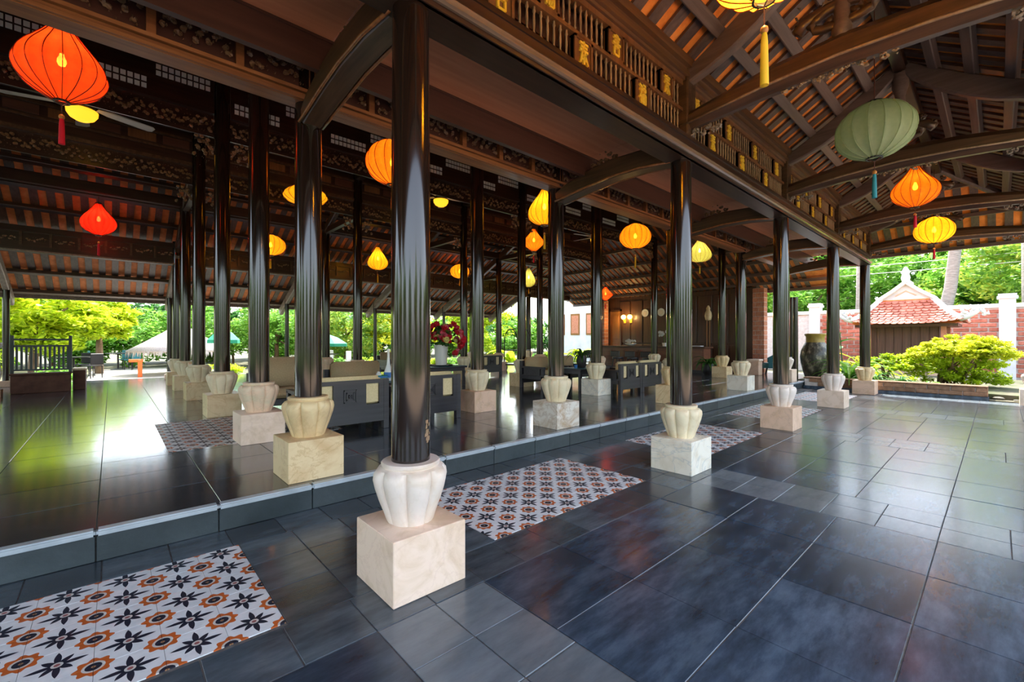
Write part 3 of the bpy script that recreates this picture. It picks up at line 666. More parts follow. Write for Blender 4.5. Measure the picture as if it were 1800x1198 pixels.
mk('tile_deck', MB().slab([(XH, YH, ZH + .045), (XH + 5.0, YH + 5.0, ZH - 5.0 * MH + .045), (XH + 6.3, YH + 5.0, ZH - 6.3 * MH + .045), (XH + 6.3, 3.3, ZH - 6.3 * MH + .045), (XH + 5.3, 3.3, ZH - 5.3 * MH + .045)], (0, 0, .05)), 'terracotta_pale', ch)
HR = {}
def hr(x, y0, y1):
    k = round(y1 - y0, 1)
    if k not in HR: HR[k] = box(-.06, .06, 0, k * HL, 0, .03).mesh('rafter'); HR[k].materials.append(MT['rafter_wood'])
    put('rafter', HR[k], None, ch, (x, y0, zh(y0) + .01), (-math.atan(MH), 0, 0))
x = -5.6
while x < 15.0:
    y0 = YH if x < XH else YH + (x - XH)
    y1 = 16.0 if x < e1 else 13.6
    if y1 - y0 > .3: hr(x, y0, y1)
    x += .236
near = MB(); x = -5.6
while x < 14.5:                                                       # near slope, seen only edge-on through the lattice
    y0 = YH if x < XH else YH - (x - XH)
    if y0 > 3.6: near.slab([(x - .06, y0, zh(y0) + .01), (x + .06, y0, zh(y0) + .01), (x + .06, 3.3, zh(3.3) + .01), (x - .06, 3.3, zh(3.3) + .01)], (0, 0, .03))
    x += .236
o = mk('rafters_near', near, 'rafter_wood', ch, fix=False); o['kind'] = 'stuff'
y = 4.0
while y < 13.5:                                                       # hip end rafters
    a = abs(y - YH); Lx = 6.3 - a
    mk('rafter', box(0, Lx * HL, -.06, .06, 0, .03), 'rafter_wood_x', ch, (XH + a, y, ZH - a * MH + .01), (0, math.atan(MH), 0)); y += .236
for y in (9.3, 10.1, 10.85, 11.55, 12.15, 12.75, 14.1, 14.9, 15.7):
    xe = XH + (y - YH) if y < 13.6 else e1
    o = mk('purlin', box(XW, xe, -.05, .05, -.09, 0), 'purlin_dark' if y < 13 else 'purlin_wood', ch, (0, y, zh(y) + .004), (-math.atan(MH), 0, 0), bevel=.008)
for y in (4.4, 5.9, 6.8, 7.9): mk('purlin', box(XW, XH + YH - y, y - .05, y + .05, zh(y) - .1, zh(y)), 'purlin_dark', ch)
for d in (2.2, 3.1, 3.9, 4.6, 5.2, 5.7, 6.15): mk('purlin', box(XH + d - .05, XH + d + .05, max(3.4, YH - d), min(13.5, YH + d), ZH - d * MH - .09, ZH - d * MH), 'purlin_wood_y', ch)
mk('eave_board', box(XW, e1, 15.93, 16.03, zh(16) - .03, zh(16) + .12), 'bracket_wood', ch)
mk('ridge_beam', box(XW, XH, YH - .08, YH + .08, ZH - .22, ZH), 'beam_x', ch)
lip_m = box(-.05, .05, 0, .05, -.02, .0).mesh('tile_lip'); lip_m.materials.append(MT['plaster_white'])
# hall trusses
for k in range(-1, 5):
    t = empty('hall_truss', 'sloping principal rafters and pale eave bracket of the hall roof', 'truss', (KX(k), 0, 0), 0, 'hall roof trusses', 'structure')
    def sw(name, a, b, hgt, mat, sag=.0):
        pts = []
        for j in range(6):
            f = j / 5; pts.append((0, a[0] + (b[0] - a[0]) * f, a[1] + (b[1] - a[1]) * f - sag * math.sin(PI * f)))
        mk(name, MB().sweep(pts, rounded(.11, hgt, .15), (1, 0, 0)), mat, t, smooth='auto')
    if k < 4: sw('principal_rafter', (13.2, 3.42), (8.65, 5.62), .2, 'beam_y', .03)
    sw('principal_rafter', (3.8, 3.40), (8.55, 5.62 if k < 4 else 4.4), .2, 'beam_y', .03) if k < 4 else None
    sw('eave_bracket', (13.2, 3.30), (15.85, 2.17), .22, 'bracket_wood', -.05)
    if k < 4: mk('tie_beam', box(-.07, .07, R4, R5, 4.85, 5.05).bx(-.05, .05, R5, R6, 4.0, 4.14).bx(-.05, .05, R6, R7, 3.4, 3.5), 'beam_x', t)

# ================================================================== LATTICE, CARVED BOARDS IN THE HALL
pane = box(-.026, .026, 0, .012, -.03, .03).mesh('pane'); pane.materials.append(MT['pane_white'])
op = [scrolls(.68, .28, 20, 40 + i, .016, .035).mesh('openwork') for i in range(3)]
for c_ in op: c_.materials.append(MT['carved_wood'])
bk = scrolls(.22, .75, 9, 50, .02, .04).mesh('corner_bracket'); bk.materials.append(MT['carved_wood'])
for k in range(-2, 4):
    t = empty('lattice_board', 'dark board with white latticed panes over carved openwork between hall columns', 'screen', (KX(k) + .1, R4 - .04, 4.1), 0, 'lattice boards in the hall', 'structure')
    Lx = BAY - .2
    mk('board', box(0, Lx, .02, .06, .40, .95).bx(0, Lx, .06, .075, .02, .33), 'beam_x', t); mk('rail', box(0, Lx, -.01, .08, .33, .40).bx(0, Lx, -.01, .08, .93, .98), 'beam_x', t)
    for i in range(4): put('openwork', op[i % 3], None, t, (Lx * (i + .5) / 4, .03, .17))
    for i in range(4):
        xx = Lx * (i + .5) / 4; up = i % 2
        for c_ in range(9):
            for r_ in range(2):
                put('pane', pane, None, t, (xx - .27 + c_ * .0675, .004, (.66 if up else .45) + r_ * .085))
    put('corner_bracket', bk, None, t, (.12, .03, -.10)); put('corner_bracket', bk, None, t, (Lx - .12, .03, -.10), (0, 0, PI))
for k in range(-2, 5):
    t = empty('carved_frieze', 'dark carved frieze between the hall columns beyond the ridge', 'frieze', (KX(k) + .1, R5 - .04, 4.0), 0, 'carved friezes beyond the ridge', 'structure')
    Lx = BAY - .2 if k < 4 else 1.6
    mk('board', box(0, Lx, .02, .06, .40, .95).bx(0, Lx, .06, .075, .04, .36), 'beam_x', t); mk('rail', box(0, Lx, -.01, .08, .36, .42).bx(0, Lx, -.01, .08, .80, .84).bx(0, Lx, 0, .07, .58, .61), 'beam_y', t)
    for i in range(6): mk('raised_panel', box(Lx * (i + .1) / 6, Lx * (i + .9) / 6, .0, .03, .64, .78), 'fascia_wood' if i % 2 else 'frieze_wood', t)
    for i in range(4): put('openwork', op[(i + 1) % 3], None, t, (Lx * (i + .5) / 4, .03, .2))
    put('corner_bracket', bk, None, t, (.12, .03, -.12)); put('corner_bracket', bk, None, t, (Lx - .12, .03, -.12), (0, 0, PI))
gc = [scrolls(.3, .1, 5, 60 + i, .009, .02).mesh('carving') for i in range(2)]
for c_ in gc: c_.materials.append(MT['bar_wood'])
for k in range(-2, 5):
    t = empty('garden_beam', 'dark beam with small carved panels over the last hall columns', 'beam', (KX(k), R7 - .06, 3.04), 0, 'carved beams on the garden side', 'structure')
    Lx = BAY if k < 4 else 2.6
    mk('beam', box(0, Lx, 0, .12, 0, .12).bx(0, Lx, .04, .1, .12, .40).bx(0, Lx, 0, .12, .40, .52), 'beam_x', t); mk('moulding', box(0, Lx, -.02, .0, .0, .03), 'bracket_wood', t)
    for i in range(7):
        x = Lx * (i + .5) / 7
        put('carving', gc[i % 2], None, t, (x, .03, .26)); mk('stile', box(x + Lx / 14 - .02, x + Lx / 14 + .02, .0, .06, .12, .40), 'beam_y', t)
for k in range(-2, 4):
    tag(mk('hall_beam', box(0, BAY, -.08, .08, 0, .26), 'beam_x', None, (KX(k), R3, 4.1), bevel=.015), 'plain dark beam over the second row of columns', 'beam', 'plain hall beams', 'structure')
    tag(mk('hall_beam', box(0, BAY, -.08, .08, 0, .2), 'beam_x', None, (KX(k), R6, 4.08), bevel=.015), 'plain dark beam over the row before the garden side', 'beam', 'plain hall beams', 'structure')
for o in list(C.objects):                                             # interlaced carving: too fine to pick apart
    if o.name.split('.')[0] in ('openwork', 'carving', 'carved_drop', 'carved_bracket', 'carved_cloud', 'corner_bracket', 'carved_crest', 'lacquer_chips'): o['kind'] = 'stuff'

# ================================================================== LANTERNS
PROF = {
 'onion': [(0, .17), (.03, .30), (.09, .56), (.17, .80), (.27, .95), (.37, 1.0), (.47, .95), (.58, .80), (.70, .58), (.82, .38), (.92, .25), (1, .17)],
 'round': [(0, .20), (.03, .36), (.10, .62), (.20, .82), (.33, .96), (.48, 1.0), (.63, .96), (.77, .82), (.88, .62), (.96, .36), (1, .20)],
 'drop': [(0, .22), (.03, .45), (.09, .72), (.18, .92), (.28, 1.0), (.38, .98), (.5, .86), (.64, .66), (.78, .44), (.9, .27), (1, .16)],
 'diamond': [(0, .16), (.1, .38), (.2, .60), (.3, .82), (.38, .97), (.42, 1.0), (.48, .90), (.6, .68), (.74, .45), (.88, .27), (1, .16)],
}
CLOTH = {}
def smooth_prof(p, n=22):
    out = []
    for i in range(n + 1):
        z = i / n
        for a, b in zip(p, p[1:]):
            if a[0] <= z <= b[0] + 1e-9:
                f = (z - a[0]) / (b[0] - a[0]); out.append((a[1] + (b[1] - a[1]) * f, z)); break
    for _ in range(1): out = [out[0]] + [((out[i - 1][0] + 2 * out[i][0] + out[i + 1][0]) / 4, out[i][1]) for i in range(1, len(out) - 1)] + [out[-1]]
    return out
def lantern(label, loc, wd, h, shape, cloth, ztop, tassel='red_tassel', tl=0.3, power=0.0, ribs='wire', group='silk lanterns in the hall', lightcol=(1, .62, .25)):
    t = empty('lantern', label, 'lantern', (loc[0], loc[1], loc[2] - h / 2), rng.uniform(0, 6), group)
    key = (shape, cloth)
    pr = smooth_prof(PROF[shape])
    if key not in CLOTH:
        me = MB().lathe(pr, 96, lob=lambda a, z: 1 - .085 * abs(math.sin(8 * a)) ** .8, cap=False).mesh('cloth', fix=False, smooth=True); me.materials.append(MT[cloth])
        rb = MB().tube([(r * 1.004, 0, z) for r, z in pr], .011, 5).mesh('rib', smooth=True); rb.materials.append(MT[ribs]); CLOTH[key] = (me, rb)
    me, rb = CLOTH[key]; sc = (wd / 2, wd / 2, h)
    put('cloth', me, None, t, scale=sc)
    for i in range(16): put('rib', rb, None, t, (0, 0, 0), (0, 0, 2 * PI * i / 16), (wd / 2, wd / 2, h))
    rr = pr[0][0] * wd / 2; r1 = pr[-1][0] * wd / 2
    ring = MB().lathe([(rr * .86, -.012), (rr * 1.06, -.012), (rr * 1.06, .012), (rr * .86, .012), (rr * .86, -.012)], 20, cap=False)
    mk('bottom_ring', ring, 'dark_pot', t, smooth='auto')
    mk('top_cap', MB().lathe([(r1 * 1.06, h - .015), (r1 * 1.06, h + .012), (r1 * .5, h + .02), (.012, h + .03)], 20), 'dark_pot', t, smooth='auto')
    mk('cord', MB().tube([(0, 0, h + .02), (0, 0, ztop - loc[2] + h / 2)], .005, 6), 'cord', t)
    if tl > 0:
        mk('tassel_cord', MB().tube([(rr * .9, 0, 0), (0, 0, -.04), (-rr * .9, 0, 0)], .004, 5).tube([(0, 0, -.04), (0, 0, -tl * .35)], .004, 5), 'cord', t)
        tz = mk('tassel', MB().lathe([(.004, -tl), (.021, -tl + .005), (.019, -tl * .7), (.017, -tl * .5), (.014, -tl * .42), (.008, -tl * .38)], 14, lob=lambda a, z: 1 - .10 * abs(math.sin(7 * a))), tassel, t, smooth='auto')
        mk('bead', MB().lathe([(.006, -.022), (.017, -.012), (.02, 0), (.017, .012), (.006, .022)], 12), 'bead', tz, (0, 0, -tl * .36), smooth=True)
    if power:
        mk('bulb', MB().lathe([(.004, -.045), (.022, -.035), (.03, -.01), (.028, .015), (.016, .04), (.014, .06)], 14), 'bulb', t, (0, 0, h * .5), smooth=True)
        l_ = bpy.data.lights.new('lantern_lamp', 'POINT'); l_.energy = power; l_.color = lightcol; l_.shadow_soft_size = .05
        q = bpy.data.objects.new('lantern_lamp', l_); C.objects.link(q); q.parent = t; q.location = (0, 0, h * .5)
    else: mk('bulb_holder', MB().lathe([(.02, 0), (.02, .06), (.012, .07), (.012, h * .5)], 10), 'dark_pot', t, (0, 0, h * .48))
    return t
W0 = 5.4
lantern('big red-orange onion lantern with red tassel behind the carved step beam', (-.306, 5.2, 3.55), .58, .66, 'onion', 'silk_vermilion', 4.1, 'red_tassel', .36, W0)
lantern('bright red onion lantern hanging before the garden side roof', (-.19, 11.8, 3.6), .55, .62, 'onion', 'silk_red', 4.08, 'red_tassel', .4, W0)
lantern('orange round lantern half hidden behind the chipped column', (2.646, 5.18, 3.5), .66, .56, 'round', 'silk_orange', 4.1, 'red_tassel', .3, W0)
lantern('yellow lantern with low wide belly under the ridge behind the yellow-block column', (2.646, 8.58, 3.95), .76, .46, 'onion', 'silk_yellow', 5.67, 'yellow_tassel', .3, W0)
lantern('small amber round lantern beside the rose-urn column', (2.646, 11.0, 3.38), .62, .46, 'round', 'silk_amber', 4.4, 'yellow_tassel', .3, W0)
lantern('pear-shaped yellow lantern over the garden side seats', (5.6, 11.85, 3.56), .56, .66, 'drop', 'silk_yellow', 4.08, 'yellow_tassel', .36, W0)
lantern('flattened amber lantern near the red flower arrangement', (8.55, 12.0, 3.52), .64, .47, 'round', 'silk_amber', 4.08, 'yellow_tassel', .25, W0)
lantern('tall pear-shaped yellow lantern against the brown-stained block column', (5.6, 5.33, 3.57), .58, .64, 'drop', 'silk_yellow', 4.1, 'yellow_tassel', .42, W0)
lantern('orange pointed lantern with sharp waist under the ridge', (8.55, 8.54, 3.97), .62, .62, 'diamond', 'silk_orange', 5.67, 'red_tassel', .3, W0)
lantern('golden round lantern with yellow tassel over the dark bench', (8.55, 5.38, 3.53), .68, .55, 'round', 'silk_amber', 4.1, 'yellow_tassel', .42, W0)
lantern('pale lime lantern glimpsed behind the white marble block column', (11.5, 5.3, 3.6), .60, .62, 'drop', 'silk_lime', 4.2, 'yellow_tassel', .3, W0)
lantern('small red and orange pointed lantern near the brick pier', (11.5, 8.3, 2.70), .46, .44, 'diamond', 'silk_vermilion', 5.1, 'red_tassel', .25, W0)
lantern('narrow pale green lantern between the far hall columns', (11.5, 11.75, 3.57), .5, .72, 'drop', 'silk_lime', 4.08, 'yellow_tassel', .25, W0)
gp = 'silk lanterns in the porch'
lantern('yellow porch lantern with long yellow tassel above the first slate bay', (2.52, .82, 3.28), .56, .5, 'round', 'silk_yellow', 4.48, 'yellow_tassel', .46, 70, group=gp)
lantern('pale green porch lantern with teal tassel', (5.56, .82, 3.31), .645, .54, 'round', 'silk_green', 4.48, 'teal_tassel', .40, 0, 'silk_green', gp)
lantern('orange-red porch lantern with top taper', (8.72, .82, 3.49), .57, .60, 'onion', 'silk_orange', 4.48, 'red_tassel', .3, 1.5, group=gp)
lantern('yellow porch lantern with red tassel next to the garden end', (11.56, .82, 3.33), .60, .50, 'round', 'silk_yellow', 4.48, 'red_tassel', .3, 6, group=gp)

# ceiling fans under the ridge
bl = MB().slab([(.16, -.05, 0), (.30, -.075, .012), (.80, -.085, .012), (.84, -.05, .006), (.84, .05, -.006), (.80, .075, -.012), (.30, .065, -.012), (.16, .04, 0)], (0, 0, .008)).mesh('blade'); bl.materials.append(MT['fan_blade'])
for n, (x, lb) in enumerate(((-.306, 'ceiling fan with white blades and yellow lamp bowl above the red lanterns'), (5.598, 'ceiling fan with yellow lamp bowl above the flower table'), (11.4, 'ceiling fan near the reception end of the hall'))):
    t = empty('ceiling_fan', lb, 'fan', (x, YH, 4.40), R(20 + 37 * n), 'ceiling fans')
    mk('down_rod', MB().tube([(0, 0, .2), (0, 0, ZH - .22 - 4.40)], .014, 8), 'black_metal', t)
    mk('motor', MB().lathe([(.05, .06), (.13, .08), (.14, .13), (.12, .19), (.05, .22)], 20), 'black_metal', t, smooth='auto')
    for i in range(5): put('blade', bl, None, t, (0, 0, .12), (0, 0, 2 * PI * i / 5))
    mk('lamp_bowl', MB().lathe([(.01, -.10), (.07, -.09), (.13, -.055), (.165, 0), (.17, .05), (.14, .06)], 24), 'fan_lamp', t, smooth=True)

# ================================================================== SEATING
def armchair(label, x0, w, y, facing, cush='fabric_cream', top=.64, group='wooden armchairs in the hall'):
    """x0..x0+w along X, back plane at y; facing +1 looks to +Y (back panel toward the porch), -1 looks to the porch"""
    t = empty('armchair', label, 'armchair', (x0 if facing > 0 else x0 + w, y, ZP), 0 if facing > 0 else PI, group)
    W = 'sofa_wood'; d = .74
    for (a, b) in ((0, 0), (w - .07, 0), (0, d - .07), (w - .07, d - .07)): mk('leg', box(a, a + .07, b, b + .07, 0, .60 if b == 0 else .46), W, t, bevel=.004)
    o0, o1 = .13 * w, .30 * w                                  # two open squares in the back board
    bp = box(.07, w - .07, .005, .05, .10, .31).bx(.07, w - .07, .005, .05, .555, .60).bx(.07, o0, .005, .05, .31, .555).bx(o1, w - o1, .005, .05, .31, .555).bx(w - o0, w - .07, .005, .05, .31, .555)
    p = mk('back_board', bp, W, t)
    c = w / 2; s = .075
    fr = MB()
    for q in (s, s * .62, s * .26): fr.bx(c - q, c + q, -.004, .006, .40 + q - .012 + .02, .40 + q + .02).bx(c - q, c + q, -.004, .006, .42 - q, .42 - q + .012).bx(c - q, c - q + .012, -.004, .006, .42 - q, .42 + q).bx(c + q - .012, c + q, -.004, .006, .42 - q, .42 + q)
    o = mk('carved_square', fr, W, p); o['kind'] = 'stuff'
    for a_ in (o0, w - o1): mk('back_pad', box(a_ + .002, a_ + o1 - o0 - .002, .028, .052, .33, .553), cush, t)
    mk('seat_frame', box(.0, w, .04, d, .20, .28), W, t, bevel=.004)
    for a in (0, w - .07):
        ar = mk('arm', box(a, a + .07, .05, d + .01, .44, .48).bx(a + .015, a + .055, .07, d - .06, .28, .30), W, t)
        mk('arm_panel', box(a + .02, a + .05, .12, d - .12, .30, .44), W, ar)
    mk('seat_cushion', box(.075, w - .075, .06, d - .01, .285, .40), cush, t, bevel=.03, seg=3, smooth=True)
    mk('back_cushion', box(.075, w - .075, .055, .20, .30, top), cush, t, bevel=.03, seg=3, smooth=True)
    return t
armchair('dark wooden armchair with cream back squares behind the yellow-block column', 1.55, .96, 5.0, 1)
armchair('dark wooden armchair with cream back squares between chipped column and tan block', 2.62, .96, 5.0, 1)
armchair('tall tan cushioned armchair facing the porch beside the rose urn', 1.42, .95, 7.2, -1, 'fabric_tan', .82)
armchair('low tan cushioned armchair facing the porch behind the cream-squared armchairs', 2.48, .95, 7.2, -1, 'fabric_tan', .72)
armchair('dark plum armchair with narrow cream slots, first of the bench pair', 7.29, .76, 4.9, 1)
armchair('dark plum armchair with narrow cream slots, second of the bench pair', 8.06, .76, 4.9, 1)
armchair('tan cushioned armchair facing the porch beyond the fern table', 6.85, .85, 7.3, -1, 'fabric_tan', .68)
armchair('tan cushioned armchair facing the bench pair', 7.75, .85, 7.3, -1, 'fabric_tan', .68)
armchair('dark armchair with cream slots far back near the luggage cart', 8.05, .8, 10.2, 1)
armchair('dark armchair with cream slots in front of the flower table', 4.95, .8, 9.95, -1, 'fabric_tan', .66)
armchair('tan cushioned armchair before the garden beam', 5.9, .85, 12.6, -1, 'fabric_tan', .7)

def coffee_table(label, x, y, wx, wy, h=.46):
    t = empty('coffee_table', label, 'table', (x, y, ZP), 0, 'low dark tables')
    mk('table_top', box(-wx / 2, wx / 2, -wy / 2, wy / 2, h - .035, h), 'sofa_wood', t, bevel=.006)
    mk('apron', box(-wx / 2 + .04, wx / 2 - .04, -wy / 2 + .04, wy / 2 - .04, h - .11, h - .036), 'sofa_wood', t)
    for sx in (-1, 1):
        for sy in (-1, 1): mk('leg', box(-.03, .03, -.03, .03, 0, h - .1), 'sofa_wood', t, (sx * (wx / 2 - .06), sy * (wy / 2 - .06), 0), bevel=.004)
    mk('glass_sheet', box(-wx / 2 + .01, wx / 2 - .01, -wy / 2 + .01, wy / 2 - .01, h + .0005, h + .006), 'teal_plastic', t)
    return t
coffee_table('low dark table between the cream-squared and tan armchairs', 2.7, 6.1, 1.1, .6)
coffee_table('low dark table carrying the fern pot', 7.75, 6.12, 1.1, .6)
coffee_table('round-edged low table carrying the red flower vase', 5.7, 8.75, 1.0, .7)
TZ = ZP + .467
# red flower arrangement
t = empty('flower_vase', 'white tapered vase with a big arrangement of red flowers', 'vase', (5.72, 8.78, TZ))
mk('tray', MB().lathe([(.02, 0), (.26, 0), (.29, .02), (.285, .026), (.25, .012), (.02, .012)], 28), 'dark_pot', t, smooth='auto')
mk('vase', MB().lathe([(.02, 0), (.125, 0), (.13, .01), (.145, .2), (.165, .46), (.17, .475), (.155, .475), (.14, .3), (.1, .25)], 28), 'porcelain', t, (0, 0, .014), smooth='auto')
fr = random.Random(5)
fol = MB()
for i in range(150):
    a = fr.uniform(0, 6.28); r = fr.uniform(.02, .36); z = .46 + fr.uniform(0, .52) * (1 - r * .8); s = fr.uniform(.05, .1)
    p = Vector((r * math.cos(a), r * math.sin(a), z)); u = Vector((fr.gauss(0, 1), fr.gauss(0, 1), fr.gauss(0, .8))).normalized(); v = u.cross(Vector((fr.gauss(0, 1), fr.gauss(0, 1), fr.gauss(0, 1)))).normalized()
    fol.add([p - u * s, p + v * s * .45, p + u * s, p - v * s * .45], [(0, 1, 2, 3)])
o = mk('foliage', fol, 'leaf_deep', t, fix=False); o['kind'] = 'stuff'
def bloom_mesh(seed):
    q = random.Random(seed); mb = MB()
    for i in range(14):
        a = i * 2.4; el = R(15 + 70 * (i / 14)); d = Vector((math.cos(a) * math.cos(el), math.sin(a) * math.cos(el), math.sin(el))); s_ = d.cross(Vector((0, 0, 1))).normalized() if abs(d.z) < .99 else Vector((1, 0, 0))
        n_ = s_.cross(d); tip = d * .075 + n_ * .012; mid = d * .045
        mb.add([(0, 0, 0), mid + s_ * .034, tip, mid - s_ * .034, mid - n_ * .014], [(0, 4, 1), (1, 4, 2), (2, 4, 3), (3, 4, 0), (0, 1, 2, 3)])
    return mb.mesh('bloom')
blm = [bloom_mesh(i) for i in range(3)]
bms = {c: remat(blm[i], c) for i, c in enumerate(('petal_red', 'petal_pink', 'petal_yellow'))}
for i in range(72):
    if i < 26: a = fr.uniform(-.6, 1.2) - .8; f = fr.random(); r = .16 + .22 * math.sin(f * PI); z = .98 - .75 * f; c_ = 'petal_red' if fr.random() < .75 else 'petal_pink'; x, y = r * math.cos(a) + .06, r * math.sin(a) - .1
    else: a = fr.uniform(0, 6.28); r = fr.uniform(.08, .32); z = fr.uniform(.55, .95); c_ = fr.choice(('petal_red', 'petal_red', 'petal_pink', 'petal_yellow')); x, y = r * math.cos(a), r * math.sin(a)
    d = Vector((x, y, .15)); o = put('bloom', bms[c_], None, t, (x, y, z), d.to_track_quat('Z', 'Y').to_euler()); s = fr.uniform(1.0, 1.7); o.scale = (s, s, s)
# table things
o = empty('bottle_vase', 'slim white bottle vase on the low table', 'vase', (3.05, 6.1, TZ))
mk('body', MB().lathe([(.02, 0), (.05, 0), (.065, .06), (.06, .14), (.025, .24), (.016, .36), (.02, .47), (.014, .47)], 20), 'porcelain', o, smooth='auto')
mk('painted_band', MB().lathe([(.0655, .045), (.0675, .07), (.0665, .10), (.064, .125)], 20, cap=False), 'blue_plastic', o, smooth=True)
o = empty('tissue_box', 'striped blue and green tissue box beside the bottle vase', 'box', (2.86, 6.02, TZ), .2)
mk('carton', box(-.11, .11, -.06, .06, 0, .09), 'green_canvas', o); mk('stripe', box(-.111, .111, -.061, .061, .055, .08), 'blue_plastic', o); mk('tissue', MB().slab([(-.05, 0, .09), (.05, 0, .09), (.03, .01, .14), (-.02, -.01, .15)], (0, .012, 0)), 'white_paint', o)
tag(mk('bowl', MB().lathe([(.02, 0), (.05, 0), (.09, .05), (.1, .07), (.09, .07), (.05, .02), (.02, .015)], 22), 'porcelain', None, (2.62, 6.08, TZ), smooth='auto'), 'small white bowl on the low table', 'bowl')

def fern(name, label, loc, n, ln, mat, pot=None, ph=.2, pr_=.12, spread=1.0, cat='plant', width=.03, droop=.9):
    t = empty(name, label, cat, loc)
    z0 = 0
    if pot: mk('pot', MB().lathe([(.02, 0), (pr_ * .75, 0), (pr_, ph * .5), (pr_ * .85, ph), (pr_ * .7, ph), (pr_ * .6, ph * .8)], 22), pot, t, smooth='auto'); z0 = ph * .85
    q = random.Random(int(loc[0] * 100) + n)
    for i in range(n):
        a = q.uniform(0, 6.28); el = q.uniform(.5, 1.35); l = ln * q.uniform(.65, 1.1); mb = MB(); pts = []
        for j in range(7):
            f = j / 6; e = el - droop * f * f; pts.append(Vector((math.cos(a) * f * l * math.cos(e) * spread, math.sin(a) * f * l * math.cos(e) * spread, f * l * math.sin(e))))
        side = Vector((-math.sin(a), math.cos(a), 0)); vs = []; fs = []
        for j, p in enumerate(pts):
            wd = width * math.sin(PI * min(.97, .12 + .88 * j / 6)); vs += [p - side * wd + Vector((0, 0, wd * .4)), p, p + side * wd + Vector((0, 0, wd * .4))]
        for j in range(6): fs += [(j * 3, j * 3 + 1, j * 3 + 4, j * 3 + 3), (j * 3 + 1, j * 3 + 2, j * 3 + 5, j * 3 + 4)]
        mk('leaf', MB().add(vs, fs), mat, t, (0, 0, z0), fix=False)
    return t
fern('potted_fern', 'leafy fern in a black vase on the low table', (7.6, 6.12, TZ), 26, .38, 'leaf_deep', 'dark_pot', .26, .11)
tag(mk('cup', MB().lathe([(.01, 0), (.03, 0), (.04, .07), (.034, .07), (.025, .01)], 16), 'blue_plastic', None, (7.38, 6.1, TZ), smooth='auto'), 'small blue cup beside the fern vase', 'cup')
fern('potted_palm', 'dark leafy plant in a pot beside the reception counter', (13.6, 6.0, ZP), 22, .5, 'leaf_deep', 'dark_pot', .34, .2, width=.05)

# luggage cart with bowed frame
t = empty('luggage_cart', 'luggage cart with bowed metal hoops near the garden side', 'cart', (10.7, 11.5, ZP), .3)
mk('deck', box(-.5, .5, -.3, .3, .18, .24), 'panel_wood', t, bevel=.01)
for s in (-.27, .27):
    pts = [(-.46, s, .24), (-.46, s, 1.0)] + [(-.46 * math.cos(a), s, 1.0 + .46 * math.sin(a)) for a in [PI * i / 10 for i in range(1, 10)]] + [(.46, s, 1.0), (.46, s, .24)]
    mk('hoop', MB().tube(pts, .018, 8), 'black_metal', t, smooth=True)
mk('hanger_bar', MB().tube([(0, -.27, 1.46), (0, .27, 1.46)], .014, 8), 'black_metal', t); mk('mid_rail', MB().tube([(-.46, -.27, .7), (.46, -.27, .7)], .012, 8).tube([(-.46, .27, .7), (.46, .27, .7)], .012, 8).tube([(-.46, -.27, .7), (-.46, .27, .7)], .012, 8), 'black_metal', t)
for (a, b) in ((-.4, -.24), (.4, -.24), (-.4, .24), (.4, .24)): mk('wheel', MB().lathe([(.02, -.02), (.085, -.02), (.09, 0), (.085, .02), (.02, .02)], 18), 'black_metal', t, (a, b, .092), (PI / 2, 0, 0), smooth='auto')

# ================================================================== RECEPTION
wb = empty('wall_back', 'dark panelled reception wall behind the counter', kind='structure')
mk('wall_body', box(15.95, 16.1, 5.45, 11.62, ZP, 3.02), 'panel_wood', wb)
for i in range(9):
    y0 = 5.75 + i * .56
    mk('wall_panel', box(15.915, 15.95, y0 + .03, y0 + .53, ZP + .95, 2.85), 'panel_wood', wb, bevel=.008); mk('wall_panel', box(15.915, 15.95, y0 + .03, y0 + .53, ZP + .1, ZP + .88), 'panel_wood', wb, bevel=.008)
d1 = empty('door_1', 'honey brown wooden door in the reception wall', kind='structure')
mk('door_leaf', box(15.88, 15.93, 10.72, 11.2, ZP, 2.45), 'door_wood', d1, bevel=.006); mk('door_frame', box(15.87, 15.95, 10.66, 10.72, ZP, 2.52).bx(15.87, 15.95, 11.2, 11.26, ZP, 2.52).bx(15.87, 15.95, 10.66, 11.26, 2.45, 2.52), 'panel_wood', d1)
mk('door_panel', box(15.865, 15.88, 10.8, 11.12, 1.3, 2.3), 'door_wood', d1, bevel=.004); mk('door_panel', box(15.865, 15.88, 10.8, 11.12, .35, 1.15), 'door_wood', d1, bevel=.004)
brick_b = {}
def brick_mesh(l, d, h, mat):
    k = (round(l, 3), round(d, 3), round(h, 3), mat)
    if k not in brick_b: brick_b[k] = box(-l / 2, l / 2, -d / 2, d / 2, 0, h).mesh('brick', bevel=.006); brick_b[k].materials.append(MT[mat])
    return brick_b[k]
for (y0, y1, nm) in ((11.28, 11.75, 'orange brick pier at the garden end of the reception'), (5.06, 5.42, 'orange brick pier at the porch end of the reception')):
    t = empty('brick_pier', nm, 'pier', (15.7, (y0 + y1) / 2, ZP), kind='structure'); D = y1 - y0
    mk('core', box(-.135, .135, -D / 2 + .012, D / 2 - .012, 0, 2.75), 'mortar', t)
    nr = 18; bh = 2.75 / nr
    for r_ in range(nr):
        cuts = [0, .5, 1] if r_ % 2 else [0, .25, .75, 1]
        for a, b in zip(cuts, cuts[1:]):
            l = (b - a) * D - .012; put('brick', brick_mesh(.30, l, bh - .014, 'brick_orange'), None, t, (0, -D / 2 + (a + b) / 2 * D, r_ * bh + .007))
t = empty('reception_counter', 'long reddish brown reception counter', 'counter', (14.2, 8.35, ZP))
